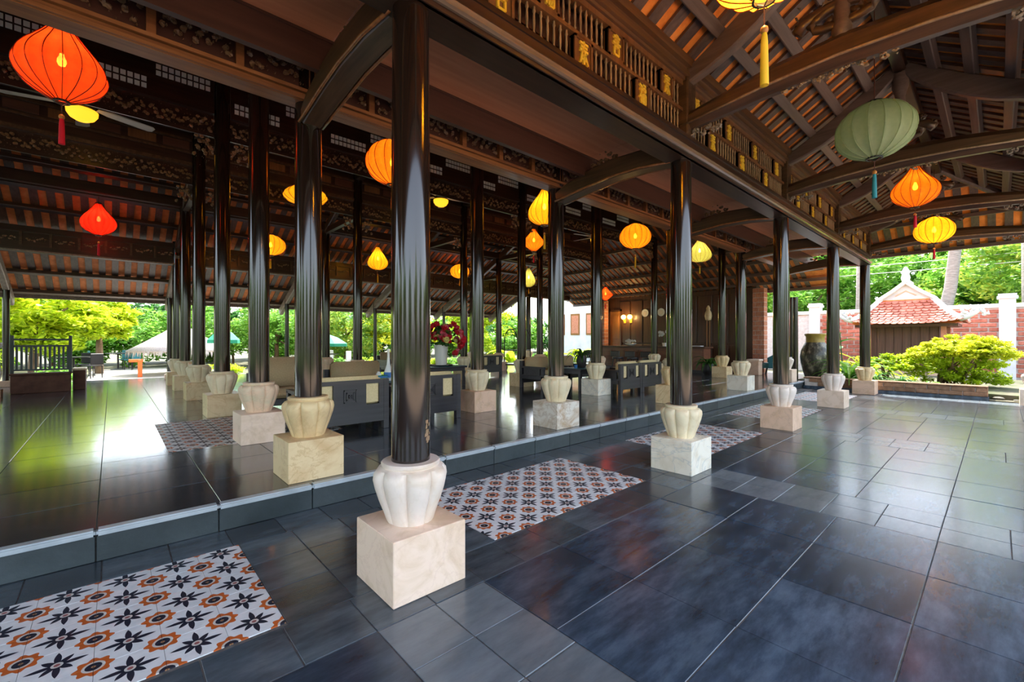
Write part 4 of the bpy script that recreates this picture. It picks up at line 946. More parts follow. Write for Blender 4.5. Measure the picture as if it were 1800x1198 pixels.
mk('body', box(-.25, .25, -2.05, 2.05, .0, .79), 'counter_wood', t); mk('top', box(-.34, .3, -2.12, 2.12, .79, .85), 'panel_wood', t, bevel=.01); mk('plinth', box(-.27, .25, -2.06, 2.06, 0, .1), 'sofa_wood', t)
for i in range(7): mk('front_panel', box(-.27, -.25, -1.98 + i * .57, -1.98 + i * .57 + .5, .16, .72), 'counter_wood', t, bevel=.006)
CT = ZP + .85
def stool(label, x, y):
    t = empty('bar_stool', label, 'stool', (x, y, ZP), 0, 'dark stools at the counter')
    mk('seat', MB().lathe([(.02, .40), (.19, .40), (.2, .43), (.19, .47), (.02, .48)], 20), 'sofa_wood', t, smooth='auto'); mk('backrest', box(-.2, -.16, -.19, .19, .48, .68), 'sofa_wood', t, bevel=.015)
    for sx in (-1, 1):
        for sy in (-1, 1): mk('leg', MB().tube([(sx * .15, sy * .15, 0), (sx * .12, sy * .12, .41)], .018, 8), 'sofa_wood', t)
for i, y in enumerate((7.9, 8.5, 9.1, 10.3)): stool('dark low-backed stool pulled up to the reception counter', 13.35, y)
t = empty('flower_bowl', 'white flower bowl on the reception counter', 'bowl', (14.15, 9.1, CT))
mk('bowl', MB().lathe([(.03, 0), (.1, 0), (.2, .07), (.22, .1), (.2, .1), (.1, .03)], 22), 'porcelain', t, smooth='auto')
wf = remat(blm[0], 'white_paint')
for i in range(12): o = put('bloom', wf, None, t, (fr.uniform(-.13, .13), fr.uniform(-.13, .13), .1 + fr.uniform(0, .1)), (fr.uniform(-.6, .6), fr.uniform(-.6, .6), 0))
t = empty('open_register', 'open white register on the counter', 'book', (14.1, 6.65, CT), .1); mk('pages', box(-.15, .15, -.22, .22, .004, .03), 'white_paint', t, bevel=.004); mk('cover', box(-.16, .16, -.23, .23, 0, .005), 'dark_pot', t)
t = empty('white_orchid', 'white orchid standing on the counter behind the white marble block column', 'plant', (14.15, 7.75, CT)); mk('pot', MB().lathe([(.02, 0), (.07, 0), (.09, .12), (.08, .12)], 18), 'porcelain', t, smooth='auto')
for i in range(2): mk('stem', MB().tube([(0, 0, .1), (.02 * i, .03, .3), (.02, .12 - .2 * i, .48), (.02, .2 - .32 * i, .5)], .006, 6), 'leaf_deep', t)
for i in range(9): put('bloom', wf, None, t, (.02, fr.uniform(-.15, .2), .36 + fr.uniform(0, .16)), (fr.uniform(-.6, .6), -1.2, 0))
for (y, nm) in ((10.5, 'glowing wall lamp beside the reception door'), (10.2, 'second glowing wall lamp beside the reception door')):
    t = empty('wall_lamp', nm, 'lamp', (15.9, y, 2.15)); mk('arm', MB().tube([(.01, 0, -.12), (-.08, 0, -.14), (-.1, 0, -.05)], .012, 8), 'gold', t); mk('back_plate', box(-.015, .012, -.05, .05, -.2, -.04), 'gold', t, bevel=.004)
    mk('shade', MB().lathe([(.04, -.05), (.09, .0), (.1, .07), (.06, .13), (.02, .14)], 18), 'sconce_glow', t, (-.1, 0, 0), smooth='auto')
    l_ = bpy.data.lights.new('wall_lamp_light', 'POINT'); l_.energy = 10; l_.color = (1, .6, .22); l_.shadow_soft_size = .08; q_ = bpy.data.objects.new('wall_lamp_light', l_); C.objects.link(q_); q_.parent = t; q_.location = (-.28, 0, .03)
for (y, nm) in ((9.55, 'pale round plate hung on the reception wall by the lamps'), (8.85, 'pale round plate on the reception wall half behind a column'), (7.75, 'pale round plate on the reception wall over the register')):
    t = empty('wall_plate', nm, 'plate', (15.912, y, 2.33), 0, 'plates on the reception wall'); mk('rim', MB().lathe([(.09, 0), (.15, .02), (.155, .026), (.14, .026), (.085, .008)], 24), 'porcelain', t, (0, 0, 0), (0, -PI / 2, 0), smooth='auto'); mk('well', MB().lathe([(.005, 0.001), (.09, .001), (.09, .009), (.005, .009)], 24), 'stone_white', t, (0, 0, 0), (0, -PI / 2, 0), smooth='auto')
t = empty('standing_lantern', 'brass standing lantern with two thin poles behind the counter', 'lamp', (15.3, 6.75, ZP))
mk('pole', MB().tube([(0, .05, .03), (0, .05, 1.75)], .016, 8), 'door_wood', t); mk('pole', MB().tube([(0, -.05, .03), (0, -.05, 1.75)], .016, 8), 'door_wood', t); mk('base', MB().lathe([(.02, 0), (.18, 0), (.17, .04), (.02, .05)], 20), 'dark_pot', t, smooth='auto')
mk('head', MB().lathe([(.02, 1.73), (.09, 1.76), (.12, 1.9), (.1, 2.02), (.06, 2.1), (.07, 2.16), (.02, 2.26)], 12), 'stone_yellow', t, smooth='auto')
# teal tub chair
t = empty('tub_chair', 'teal tub chair in the gap beside the brick pier', 'armchair', (15.2, 4.72, ZP), R(200))
n = 14; vs = []
sh = MB()
pts = [(.34 * math.cos(a), .34 * math.sin(a), 0) for a in [R(-20) + R(220) * i / n for i in range(n + 1)]]
vsO = []; 
for i, p in enumerate(pts):
    hgt = .50 + .26 * math.sin(PI * i / n); d = Vector(p).normalized()
    for (k_, z_) in ((1.0, .2), (1.08, hgt), (.90, hgt), (.86, .2)): vsO.append(Vector(p) * k_ + Vector((0, 0, z_)))
fsO = [(i * 4 + j, i * 4 + (j + 1) % 4, (i + 1) * 4 + (j + 1) % 4, (i + 1) * 4 + j) for i in range(n) for j in range(4)] + [(3, 2, 1, 0), (n * 4, n * 4 + 1, n * 4 + 2, n * 4 + 3)]
mk('shell', sh.add(vsO, fsO), 'teal_plastic', t, smooth='auto'); mk('seat_cushion', MB().lathe([(.02, .2), (.28, .2), (.29, .3), (.26, .36), (.02, .37)], 24), 'teal_plastic', t, smooth='auto')
for a in (45, 135, 225, 315): mk('leg', MB().tube([(.2 * math.cos(R(a)), .2 * math.sin(R(a)), .2), (.25 * math.cos(R(a)), .25 * math.sin(R(a)), 0)], .018, 8), 'sofa_wood', t)
t = empty('stone_planter', 'low pinkish stone block planter beside the teal chair', 'planter', (14.55, 5.0, ZP)); mk('box', box(-.16, .16, -.16, .16, 0, .42), 'stone_blush', t, bevel=.012); mk('rim', box(-.18, .18, -.18, .18, .42, .48), 'stone_pink', t, bevel=.01)
# big glazed jar
tag(mk('stone_slab', box(14.0, 16.4, 3.0, 4.1, 0, .1), 'slate_step', None, bevel=.008), 'dark stone slab under the big jar', 'slab')
t = empty('glazed_jar', 'huge dark glazed storage jar with yellow-brown neck', 'jar', (14.9, 3.52, .1))
mk('body', MB().lathe([(.02, 0), (.22, 0), (.235, .03), (.30, .25), (.355, .5), (.37, .68), (.345, .85), (.27, 1.02), (.24, 1.08)], 40), 'jar_glaze', t, smooth='auto')
mk('neck', MB().lathe([(.24, 1.07), (.225, 1.12), (.225, 1.24), (.255, 1.28), (.265, 1.31), (.25, 1.33), (.2, 1.33), (.19, 1.2)], 40), 'jar_rim', t, smooth='auto')

# ================================================================== GARDEN
gd = empty('ground', 'garden ground of soil and gravel around the building', kind='structure')
mk('soil', MB().slab([(13.25, -40, -.06), (90, -40, -.06), (90, 90, -.06), (-60, 90, -.06), (-60, 16.2, -.06), (16.6, 16.2, -.06), (16.6, 3.0, -.06), (13.25, 3.0, -.06)], (0, 0, -.1)), 'garden_soil', gd)
mk('lawn', box(-60, 13.25, -40, -9.5, -.16, -.04), 'lawn', gd); mk('bounce_paving', box(-11, 13.25, -9.5, -3.2, -.16, -.03), 'court_bounce_stone', gd); mk('bounce_paving', box(-11, -10.5, -3.2, 16.2, -.16, -.03), 'court_bounce_stone', gd); mk('lawn', box(-60, -11, -9.5, 16.2, -.16, -.04), 'lawn', gd)  # paving out of view, its warm tone added to light the porch
mk('path', box(-.6, 3.6, 16.2, 26, -.06, -.03), 'sand', gd)
def leaf_cloud(clumps, per, size, seed, flat=.6):
    q = random.Random(seed); vs = []; fs = []
    for (c, r) in clumps:
        c = Vector(c)
        for i in range(per):
            d = Vector((q.gauss(0, 1), q.gauss(0, 1), q.gauss(0, 1))).normalized() * r * (q.random() ** .4); d.z *= flat
            p = c + d; u = Vector((q.gauss(0, 1), q.gauss(0, 1), q.gauss(0, .5))).normalized(); nn = (Vector((q.gauss(0, .7), q.gauss(0, .7), 1))).normalized(); v = nn.cross(u)
            if v.length < .05: continue
            v.normalize(); s = size * q.uniform(.6, 1.25); k = len(vs)
            vs += [p - u * s, p - u * s * .1 + v * s * .38, p + u * s, p - u * s * .1 - v * s * .38]; fs.append((k, k + 1, k + 2, k + 3))
    mb = MB(); mb.v = [tuple(p) for p in vs]; mb.f = fs; return mb
def tree(name, label, x, y, z0, zc, rx, rz, mat, leaves, size, seed, trunk_r=.12, bark='bark', group=None, n=40, lean=(0, 0), cat='tree'):
    t = empty(name, label, cat, (x, y, z0), 0, group); q = random.Random(seed)
    cl = []
    for i in range(n):
        d = Vector((q.gauss(0, 1), q.gauss(0, 1), q.gauss(0, 1))).normalized() * (q.random() ** .35); cl.append(((d.x * rx + lean[0], d.y * rx + lean[1], zc - z0 + d.z * rz), rx * q.uniform(.18, .34)))
    f = mk('foliage', leaf_cloud(cl, leaves // n, size, seed + 1), mat, t, fix=False); f['kind'] = 'stuff'
    top = Vector((lean[0], lean[1], zc - z0))
    tr = MB().tube([(0, 0, -.1), (lean[0] * .15, lean[1] * .15, top.z * .4), (lean[0] * .6, lean[1] * .6, top.z * .75), top], [trunk_r, trunk_r * .85, trunk_r * .65, trunk_r * .3], 9)
    for i in range(5):
        e = Vector(cl[i * 3 % n][0]); s = Vector((lean[0] * .3, lean[1] * .3, top.z * q.uniform(.45, .75))); tr.tube([s, (s + e) / 2 + Vector((0, 0, .1)), e], [trunk_r * .45, trunk_r * .3, trunk_r * .12], 6)
    mk('trunk', tr, bark, t, smooth=True); return t
G = 'background trees beyond the garden wall'
q = random.Random(11)
# backdrop beyond the brick wall, to the right
for i in range(9):
    y = -11 + i * 3.6; mat = ('leaf_mixed', 'leaf_green', 'leaf_green')[i % 3]
    tree('garden_tree', ('dense green tree behind the brick garden wall', 'yellow-flecked green tree behind the brick garden wall')[1 if i % 3 == 0 else 0], 28 + q.uniform(-1.5, 2.0), y, 0, 3.2 + q.uniform(-.3, .4), 2.9, 2.9, mat, 8000, .17, 100 + i, group=G, n=60)
for i in range(7):
    y = -12 + i * 5; tree('garden_tree', 'tall dark tree standing behind the garden trees', 33, y, 0, 3.6, 3.4, 3.2, 'leaf_green', 7000, .3, 130 + i, group=G, n=70)
# garden side (far left)
tree('lime_tree', 'bright lime green tree with a brown trunk by the railing', -1.75, 19.4, -.05, 1.95, 1.5, 1.0, 'leaf_lime', 9000, .12, 201, .13, n=70, lean=(.1, .2))
tree('lime_tree', 'bright yellow-green spreading tree by the thatched shelter', -.35, 23.0, -.05, 2.0, 1.0, .85, 'leaf_lime', 8000, .12, 202, .13, n=60)
for i, (x, y, zc, rx, rz, mt, lb) in enumerate([(2.6, 27, 1.6, 2.4, 1.3, 'leaf_green', 'round mid green tree behind the thatched shelter'), (-4.5, 26, 1.8, 3, 1.6, 'leaf_lime', 'broad lime tree behind the railing'), (6.3, 25, 1.9, 2.3, 1.6, 'leaf_green', 'leafy green tree seen between the hall columns'), (9.5, 24, 1.9, 2.3, 1.6, 'leaf_mixed', 'olive green tree seen between the hall columns'),
    (13, 24, 1.8, 2.2, 1.7, 'leaf_yellow', 'yellow-green tree beyond the slim posts'), (16.3, 21.2, 3.3, 2.1, 3.0, 'leaf_lime', 'lime green tree beyond the luggage cart'), (19.2, 24.5, 3.2, 2.4, 3.0, 'leaf_lime', 'bright tree beside the white annex'), (28.6, 20.5, 3.0, 2.4, 2.6, 'leaf_green', 'green tree behind the reception')]):
    tree('garden_tree', lb, x, y, -.05, zc, rx, rz, mt, 7000, .14, 220 + i, n=55)
for i in range(10): tree('garden_tree', 'tall dark green tree closing the view behind the garden', -12 + i * 5.2, 33 + q.uniform(-1, 2), -.05, 1.9, 3.2, 1.6, ('leaf_green', 'leaf_deep')[i % 2], 5000, .25, 250 + i, group='tall trees closing the garden view', n=50)
# palms
def palm_trunk(label, pts, r):
    t = empty('palm', label, 'palm', pts[0]); p0 = Vector(pts[0])
    P_ = [Vector(p) - p0 for p in pts]; mk('trunk', MB().tube(P_, [r * (1.1 - .3 * i / len(P_)) for i in range(len(P_))], 12), 'palm_bark', t, smooth=True)
    top = P_[-1]; fq = random.Random(int(pts[0][1] * 10))
    for i in range(12):
        a = 2 * PI * i / 12 + fq.uniform(-.2, .2); l = 1.1; vs = []; fs = []; sd = Vector((-math.sin(a), math.cos(a), 0))
        for j in range(8):
            f = j / 7; p = top + Vector((math.cos(a) * l * f, math.sin(a) * l * f, .5 * f - 1.7 * f * f)); w_ = .32 * math.sin(PI * min(.98, .1 + f * .9)); vs += [p - sd * w_ - Vector((0, 0, w_ * .5)), p, p + sd * w_ - Vector((0, 0, w_ * .5))]
        for j in range(7): fs += [(j * 3, j * 3 + 1, j * 3 + 4, j * 3 + 3), (j * 3 + 1, j * 3 + 2, j * 3 + 5, j * 3 + 4)]
        mk('frond', MB().add(vs, fs), 'leaf_mixed', t, fix=False)
palm_trunk('leaning pale palm trunk behind the shrine roof', [(23.5, 1.55, 0), (23.5, 1.50, 1.6), (23.5, 1.22, 3.2), (23.5, 1.06, 5), (23.5, 1.0, 8)], .19)
palm_trunk('upright pale palm trunk behind the white wall pillar', [(23.6, -.80, 0), (23.6, -.74, 3), (23.6, -.70, 9)], .2)
palm_trunk('pale palm trunk glimpsed between the last two porch columns', [(24, 4.1, 0), (24, 4.0, 3), (24, 3.95, 8)], .17)
# overhead wire
for (z_, nm) in ((4.9, 'upper pale overhead wire crossing in front of the trees'), (4.55, 'lower pale overhead wire crossing in front of the trees')):
    tag(mk('overhead_wire', MB().tube([(25.5, 16 - 3.4 * i, z_ - .25 * math.sin(PI * i / 8) - .02 * i) for i in range(9)], .012, 5), 'white_paint'), nm, 'wire')

# brick garden wall
wg = empty('wall_garden', 'red brick garden wall with white coping and pillars', kind='structure')
WX = 22.0
mk('mortar_bed', box(WX + .012, WX + .25, -8, 9, -.06, 2.32), 'mortar', wg); mk('coping', box(WX - .06, WX + .31, -8, 9, 2.32, 2.46), 'plaster_white', wg, bevel=.015)
BL, BH = .43, .152; rows = 15
farb = MB()
for r_ in range(rows):
    off = (r_ % 2) * BL / 2
    for i in range(-8, 12):
        y = i * BL + off; z = .02 + r_ * BH
        if -.9 < y < 4.3: put('brick', brick_mesh(.06, BL - .045, BH - .035, 'brick_red'), None, wg, (WX, y + BL / 2 - .2, z))
        else: farb.bx(WX - .03, WX + .03, y + .0225 - .2, y + BL - .0225 - .2, z, z + BH - .035)
o = mk('bricks_far', farb, 'brick_red', wg, fix=False); o['kind'] = 'stuff'
for (y, nm) in ((-.20, 'p'), (5.2, 'p'), (-5.5, 'p')):
    mk('pillar', box(WX - .12, WX + .3, y - .19, y + .19, -.06, 2.62).bx(WX - .17, WX + .34, y - .24, y + .24, 2.62, 2.70).bx(WX - .14, WX + .32, y - .21, y + .21, 2.70, 2.78), 'plaster_white', wg)

# shrine with tiled roof
sx, sy = 19.6, 2.02
t = empty('garden_shrine', 'small wooden shrine with red scale-tile roof and white ridges', 'shrine', (sx, sy, -.06))
hw, hd = 1.22, 1.10; ze = 1.74; zg = 2.62                       # half width, half depth, eave, top of tiles
mk('body', box(-hd + .35, hd - .35, -hw + .42, hw - .42, .35, ze + .1), 'shrine_wood', t)
mk('plinth', box(-hd + .15, hd - .15, -hw + .25, hw - .25, 0, .35), 'stone_blush', t)
for i in range(9): mk('plank', box(-hd + .33, -hd + .352, -hw + .44 + i * .212, -hw + .44 + i * .212 + .195, .42, ze + .02), 'shrine_wood', t, bevel=.006)
for s in (-1, 1):
    for f in (-1, 1): mk('post', box(f * (hd - .28) - .06, f * (hd - .28) + .06, s * (hw - .32) - .06, s * (hw - .32) + .06, .35, ze), 'brick_orange', t)
mk('eave_beam', box(-hd, hd, -hw, hw, ze - .02, ze + .07), 'panel_wood', t)
ux = .52; uy = .62                                                  # upper edge half sizes
def rp(u, v, face):   # u along the eave -1..1, v 0 eave .. 1 top : curved slope
    zz = ze + .09 + (zg - ze - .09) * (v ** 1.25) + .10 * (1 - v) ** 3 * abs(u) ** 3
    a = hw + .12 + (uy - hw - .12) * v; b = hd + .12 + (ux - hd - .12) * v
    return {'f': Vector((-b, u * a, zz)), 'k': Vector((b, -u * a, zz)), 'l': Vector((-u * b, -a, zz)), 'r': Vector((u * b, a, zz))}[face]
for face in 'fklr':
    vs = [rp(-1 + 2 * i / 8, j / 6, face) for j in range(7) for i in range(9)]
    mk('roof_slope', MB().add(vs, [(j * 9 + i, j * 9 + i + 1, (j + 1) * 9 + i + 1, (j + 1) * 9 + i) for j in range(6) for i in range(8)]), 'terracotta', t, fix=False)
tm = MB()
prof_t = [(-.5, 0), (-.5, .72), (-.3, .93), (0, 1.0), (.3, .93), (.5, .72), (.5, 0)]
tm.add([(x_, y_, .03 if 0 < y_ else .0) for x_, y_ in prof_t] + [(x_, y_, (.03 if 0 < y_ else .0) - .022) for x_, y_ in prof_t], [tuple(range(7)), tuple(reversed(range(7, 14)))] + [(i, (i + 1) % 7, 7 + (i + 1) % 7, 7 + i) for i in range(7)])
tmm = tm.mesh('roof_tile'); tmm.materials.append(MT['tile_red'])
NR = 10
for face, nn in (('f', 17), ('l', 14)):
    for j in range(NR):
        v = (j + .9) / (NR + .3); cnt = int(round(nn * (1 - v * .58)))
        for i in range(cnt):
            u = -1 + 2 * (i + (.5 if j % 2 else .25)) / cnt
            if abs(u) > .99: continue
            p = rp(u, min(1, v), face); p2 = rp(u, max(0, v - .13), face); eu = (rp(min(1, u + .05), v, face) - rp(max(-1, u - .05), v, face)).normalized(); ev = (p2 - p).normalized(); en = eu.cross(ev)
            if en.z < 0: en = -en
            wd_ = 2 * (hw + .12 + (uy - hw - .12) * v) / cnt * .97 if face == 'f' else 2 * (hd + .12 + (ux - hd - .12) * v) / cnt * .97
            M_ = Matrix((eu * wd_, ev * .155, en * .9)).transposed().to_4x4(); M_.translation = p + en * .01
            o = put('roof_tile', tmm, None, t); o.matrix_local = M_
# ridges
def ridge(pts, w_, h_): mk('ridge', MB().sweep(pts, rounded(w_, h_, .2), (Vector(pts[-1]) - Vector(pts[0])).cross(Vector((0, 0, 1)))), 'plaster_white', t, smooth='auto')
for fy in (-1, 1):
    for fx in (-1, 1):
        ridge([(fx * (hd + .12 + (ux - hd - .12) * v), fy * (hw + .12 + (uy - hw - .12) * v), ze + .13 + (zg - ze - .09) * v ** 1.25 + .10 * (1 - v) ** 3) for v in [i / 8 for i in range(9)]], .12, .13)
mk('gable', MB().slab([(-ux, -uy, zg), (-ux, uy, zg), (-ux, 0, zg + .5)], (2 * ux, 0, 0)), 'plaster_white', t)
for s in (-1, 1):
    ridge([(-ux - .06, s * (uy + .1), zg - .02), (-ux - .06, s * uy * .5, zg + .28), (-ux - .06, 0.0, zg + .56)], .14, .11)
    mk('gable_slope', MB().slab([(-ux - .1, s * (uy + .08), zg + .0), (ux + .1, s * (uy + .08), zg + .0), (ux + .1, 0, zg + .56), (-ux - .1, 0, zg + .56)], (0, 0, .05)), 'terracotta', t)
mk('gable_trim', MB().tube([(-ux - .012, -.26, zg + .12), (-ux - .012, 0, zg + .28), (-ux - .012, .26, zg + .12)], .022, 6), 'stone_blush', t)
mk('ridge', box(-ux - .15, ux + .15, -.08, .08, zg + .52, zg + .66), 'plaster_white', t, bevel=.02)
mk('finial', MB().lathe([(.10, 0), (.12, .08), (.09, .2), (.12, .26), (.08, .33), (.05, .40), (.02, .44)], 12), 'plaster_white', t, (-ux - .02, .0, zg + .62), smooth='auto')
for s in (-1, 1):
    oc = scrolls(.62, .46, 11, 70 + s, .042, .06); o = mk('corner_ornament', oc, 'plaster_white', t, (-hd - .16, s * (hw + .32), ze + .42), (0, 0, PI / 2)); o['kind'] = 'stuff'
    mk('corner_horn', MB().tube([(-hd - .05, s * (hw + .05), ze + .2), (-hd - .13, s * (hw + .2), ze + .24), (-hd - .17, s * (hw + .38), ze + .38), (-hd - .17, s * (hw + .44), ze + .58)], [.08, .07, .06, .03], 8), 'plaster_white', t, smooth=True)

# brick planter with bush
pl = empty('planter', 'low brown brick planter edge on a dark kerb at the end of the slate floor', 'planter', (13.3, 0, 0))
mk('kerb', box(-.05, .35, .13, 3.4, -.05, .075), 'slate_dark', pl, bevel=.006); mk('core', box(.03, .27, .16, 3.38, .07, .25), 'mortar', pl); mk('coping', box(-.01, .3, .14, 3.4, .262, .292), 'brick_brown', pl, bevel=.006)
for r_ in range(2):
    for i in range(9):
        y = .14 + (i + .5 * (r_ % 2)) * .37
        if r_ == 1 and i == 0: put('brick', brick_mesh(.28, .17, .088, 'brick_brown'), None, pl, (.145, .14 + .087, .078 + .092))
        if y + .35 < 3.42: put('brick', brick_mesh(.28, .355, .088, 'brick_brown'), None, pl, (.145, y + .18, .078 + r_ * .092))
tag(mk('planter_soil', MB().slab([(13.58, -4.5, .02), (19, -4.5, .02), (19, 3.6, .2), (13.58, 3.6, .2)], (0, 0, -.1)), 'garden_soil', gd), 'garden soil behind the planter edge')
bq = random.Random(31)
t = empty('bonsai_bush', 'wide lime green bush with cloud-like layers above the planter', 'bush', (15.4, .75, .06))
cl = []
for i in range(95):
    a = bq.uniform(0, 6.28); r = bq.random() ** .5; x = .75 * r * math.cos(a); y = 1.02 * r * math.sin(a); z = .62 + .62 * math.sqrt(max(0, 1 - r * r)) * bq.uniform(.45, 1.0) + .12 * (1 - (y + 1) / 2)
    cl.append(((x, y - .05, z), bq.uniform(.10, .2)))
o = mk('foliage', leaf_cloud(cl, 130, .05, 32, .45), 'leaf_yellow', t, fix=False); o['kind'] = 'stuff'
cl2 = []
for i in range(75):
    a = bq.uniform(0, 6.28); r = bq.random() ** .5; cl2.append(((.65 * r * math.cos(a), .92 * r * math.sin(a), .16 + .72 * bq.random()), bq.uniform(.1, .22)))
o = mk('under_foliage', leaf_cloud(cl2, 90, .05, 33, .5), 'leaf_lime', t, fix=False); o['kind'] = 'stuff'
br = MB()
for i in range(13):
    c_ = Vector(cl[i * 7][0]); b0 = Vector((bq.uniform(-.12, .12), bq.uniform(-.3, .3), 0)); br.tube([b0, b0 * .8 + Vector((bq.uniform(-.1, .1), bq.uniform(-.15, .15), .3)), (b0 + c_) / 2 + Vector((0, 0, .12)), c_], [.035, .03, .022, .008], 6)
mk('stems', br, 'bark', t, smooth=True)
t = empty('bonsai_bush', 'small lower bush joining the wide lime bush toward the column', 'bush', (15.1, 2.0, .1)); cl = []
for i in range(40):
    a = bq.uniform(0, 6.28); r = bq.random() ** .5; cl.append(((.5 * r * math.cos(a), .62 * r * math.sin(a), .42 + .38 * (1 - r * r) * bq.uniform(.5, 1)), bq.uniform(.1, .18)))
o = mk('foliage', leaf_cloud(cl, 120, .05, 35, .5), 'leaf_lime', t, fix=False); o['kind'] = 'stuff'
mk('stems', MB().tube([(0, 0, 0), (.05, .05, .3), (.1, .1, .6)], [.05, .04, .02], 7).tube([(0, 0, .1), (-.1, -.1, .35), (-.2, -.25, .6)], [.035, .03, .015], 6), 'bark', t, smooth=True)
for i, (x, y, n_, ln, lb) in enumerate([(14.3, 2.62, 46, 1.1, 'tall strap-leaved plant beside the tan block column'), (14.1, 2.1, 40, .62, 'dark green fern at the foot of the tan block column'), (17.2, 3.9, 22, .7, 'arching green plant beyond the big jar'), (14.0, 1.55, 36, .45, 'low green fern behind the planter coping'), (14.0, 1.1, 18, .3, 'small green tuft under the lime bush'), (16.2, 2.6, 34, 1.25, 'lime strap-leaved plant near the shrine')]):
    fern('garden_plant', lb, (x, y, .12), n_, ln, 'leaf_lime' if i == 5 else ('leaf_green' if i % 2 == 0 else 'leaf_deep'), width=.05 if i in (0, 5) else .032)
t = empty('broad_leaf_plant', 'plant with one large rounded dark leaf between the last two columns', 'plant', (15.6, 3.0, .1))
mk('stem', MB().tube([(0, 0, 0), (.05, .05, .7), (.1, .1, 1.35)], [.02, .016, .01], 6), 'leaf_deep', t)
for (a, z_, l) in ((2.2, 1.35, .5), (4.4, 1.1, .42), (.6, .9, .4)):
    d = Vector((math.cos(a), math.sin(a), .5)).normalized(); s_ = Vector((-math.sin(a), math.cos(a), 0)); p = Vector((.08, .08, z_)); vs = []
    for j in range(7):
        f = j / 6; w_ = l * .34 * math.sin(PI * min(.97, .06 + f * .94)); c_ = p + d * l * f - Vector((0, 0, .25 * l * f * f)); vs += [c_ - s_ * w_, c_ - Vector((0, 0, .02)), c_ + s_ * w_]
    mk('leaf', MB().add(vs, [w2 for j in range(6) for w2 in ((j * 3, j * 3 + 1, j * 3 + 4, j * 3 + 3), (j * 3 + 1, j * 3 + 2, j * 3 + 5, j * 3 + 4))]), 'leaf_deep', t, fix=False)
pq = random.Random(41)
pebm = MB().lathe([(.02, -.03), (.075, -.02), (.1, .005), (.07, .035), (.02, .045)], 8).mesh('pebble', smooth=True); pebm.materials.append(MT['pebble'])
mk('gravel_edge', box(13.25, 13.6, -4.5, .125, -.06, .018), 'garden_soil', gd)
spots = []
for i in range(900):
    x_, y_, s = 13.38 + 3.1 * pq.random() ** 1.4, pq.uniform(-1.15, .0), pq.uniform(.5, 1.3)
    if any((x_ - a_) ** 2 + (y_ - b_) ** 2 < (.115 * (s + c_)) ** 2 for a_, b_, c_ in spots): continue
    spots.append((x_, y_, s))
    o = put('pebble', pebm, None, None, (x_, y_, .018 + .024 * s), (0, 0, pq.uniform(0, 6))); o.scale = (s, s * pq.uniform(.7, 1.0), s * .8)
    tag(o, 'grey pebble in the gravel bed beside the planter', 'pebble', 'pebbles in the gravel bed')

# ================================================================== GARDEN SIDE: railing, low wall, shelter
t = empty('brick_parapet', 'low brown parapet wall under the dark railing', 'wall', (-1.06, 13.15, ZP)); mk('body', box(-.42, .42, -.13, .13, 0, .36), 'parapet_paint', t, bevel=.01); mk('coping', box(-.44, .44, -.15, .15, .36, .40), 'parapet_paint', t, bevel=.008)
t = empty('brick_parapet', 'short return of the parapet with pale edge beside the opening', 'wall', (-.52, 13.6, ZP)); mk('body', box(-.1, .1, -.3, .3, 0, .42), 'parapet_paint', t, bevel=.01); mk('coping', box(-.11, .11, -.31, .31, .42, .46), 'stone_pink', t, bevel=.008)
t = empty('railing', 'dark wooden railing with vertical balusters on the low parapet', 'railing', (-1.06, 13.15, ZP + .40))
for z_ in (.045, .53, .66): mk('rail', box(-.40, .40, -.025, .025, z_, z_ + .035), 'rail_paint', t)
for i in range(12): mk('baluster', box(-.36 + i * .0655, -.36 + i * .0655 + .034, -.014, .014, .08, .53), 'rail_paint', t)
for x_ in (-.43, .39): mk('newel', box(x_ - .0, x_ + .05, -.04, .04, 0, .76), 'rail_paint', t, bevel=.005)
t = empty('white_balustrade', 'pale stone balustrade beside the dark railing', 'balustrade', (-1.95, 12.6, ZP)); mk('top_rail', box(-.42, .42, -.1, .1, .92, 1.02), 'plaster_white', t, bevel=.012); mk('base', box(-.42, .42, -.12, .12, 0, .14), 'brick_brown', t)
bal = MB().lathe([(.05, 0), (.05, .06), (.035, .1), (.07, .3), (.04, .6), (.05, .7), (.05, .78)], 14).mesh('baluster', smooth='auto'); bal.materials.append(MT['plaster_white'])
for i in range(6): put('baluster', bal, None, t, (-.35 + .14 * i, 0, .14))
t = empty('thatched_shelter', 'thatched parasol shelter in the garden', 'shelter', (1.95, 21.0, .05)); mk('roof', MB().lathe([(1.55, 0.75), (1.6, .80), (1.1, 1.10), (.5, 1.5), (.05, 1.85)], 36, lob=lambda a, z: 1 + .03 * math.sin(17 * a)), 'thatch', t, smooth=True); mk('post', MB().tube([(0, 0, 0), (0, 0, 1.6)], .07, 10), 'bark', t)
o = MB(); sq = random.Random(4)
for i in range(160):
    a = sq.uniform(0, 6.28); r = 1.57; o.slab([(r * math.cos(a), r * math.sin(a), .8), (r * math.cos(a + .05), r * math.sin(a + .05), .8), (r * math.cos(a + .03) * 1.02, r * math.sin(a + .03) * 1.02, .8 - sq.uniform(.12, .28))], (.004, .004, 0))
o = mk('fringe', o, 'thatch', t, fix=False); o['kind'] = 'stuff'
t = empty('orange_post', 'orange painted post with a sign arm in the garden', 'post', (.72, 19.8, -.05)); mk('pole', box(-.06, .06, -.06, .06, 0, .62), 'orange_paint', t, bevel=.01); mk('arm', box(-.3, .08, -.04, .04, .54, .64), 'orange_paint', t, bevel=.01)
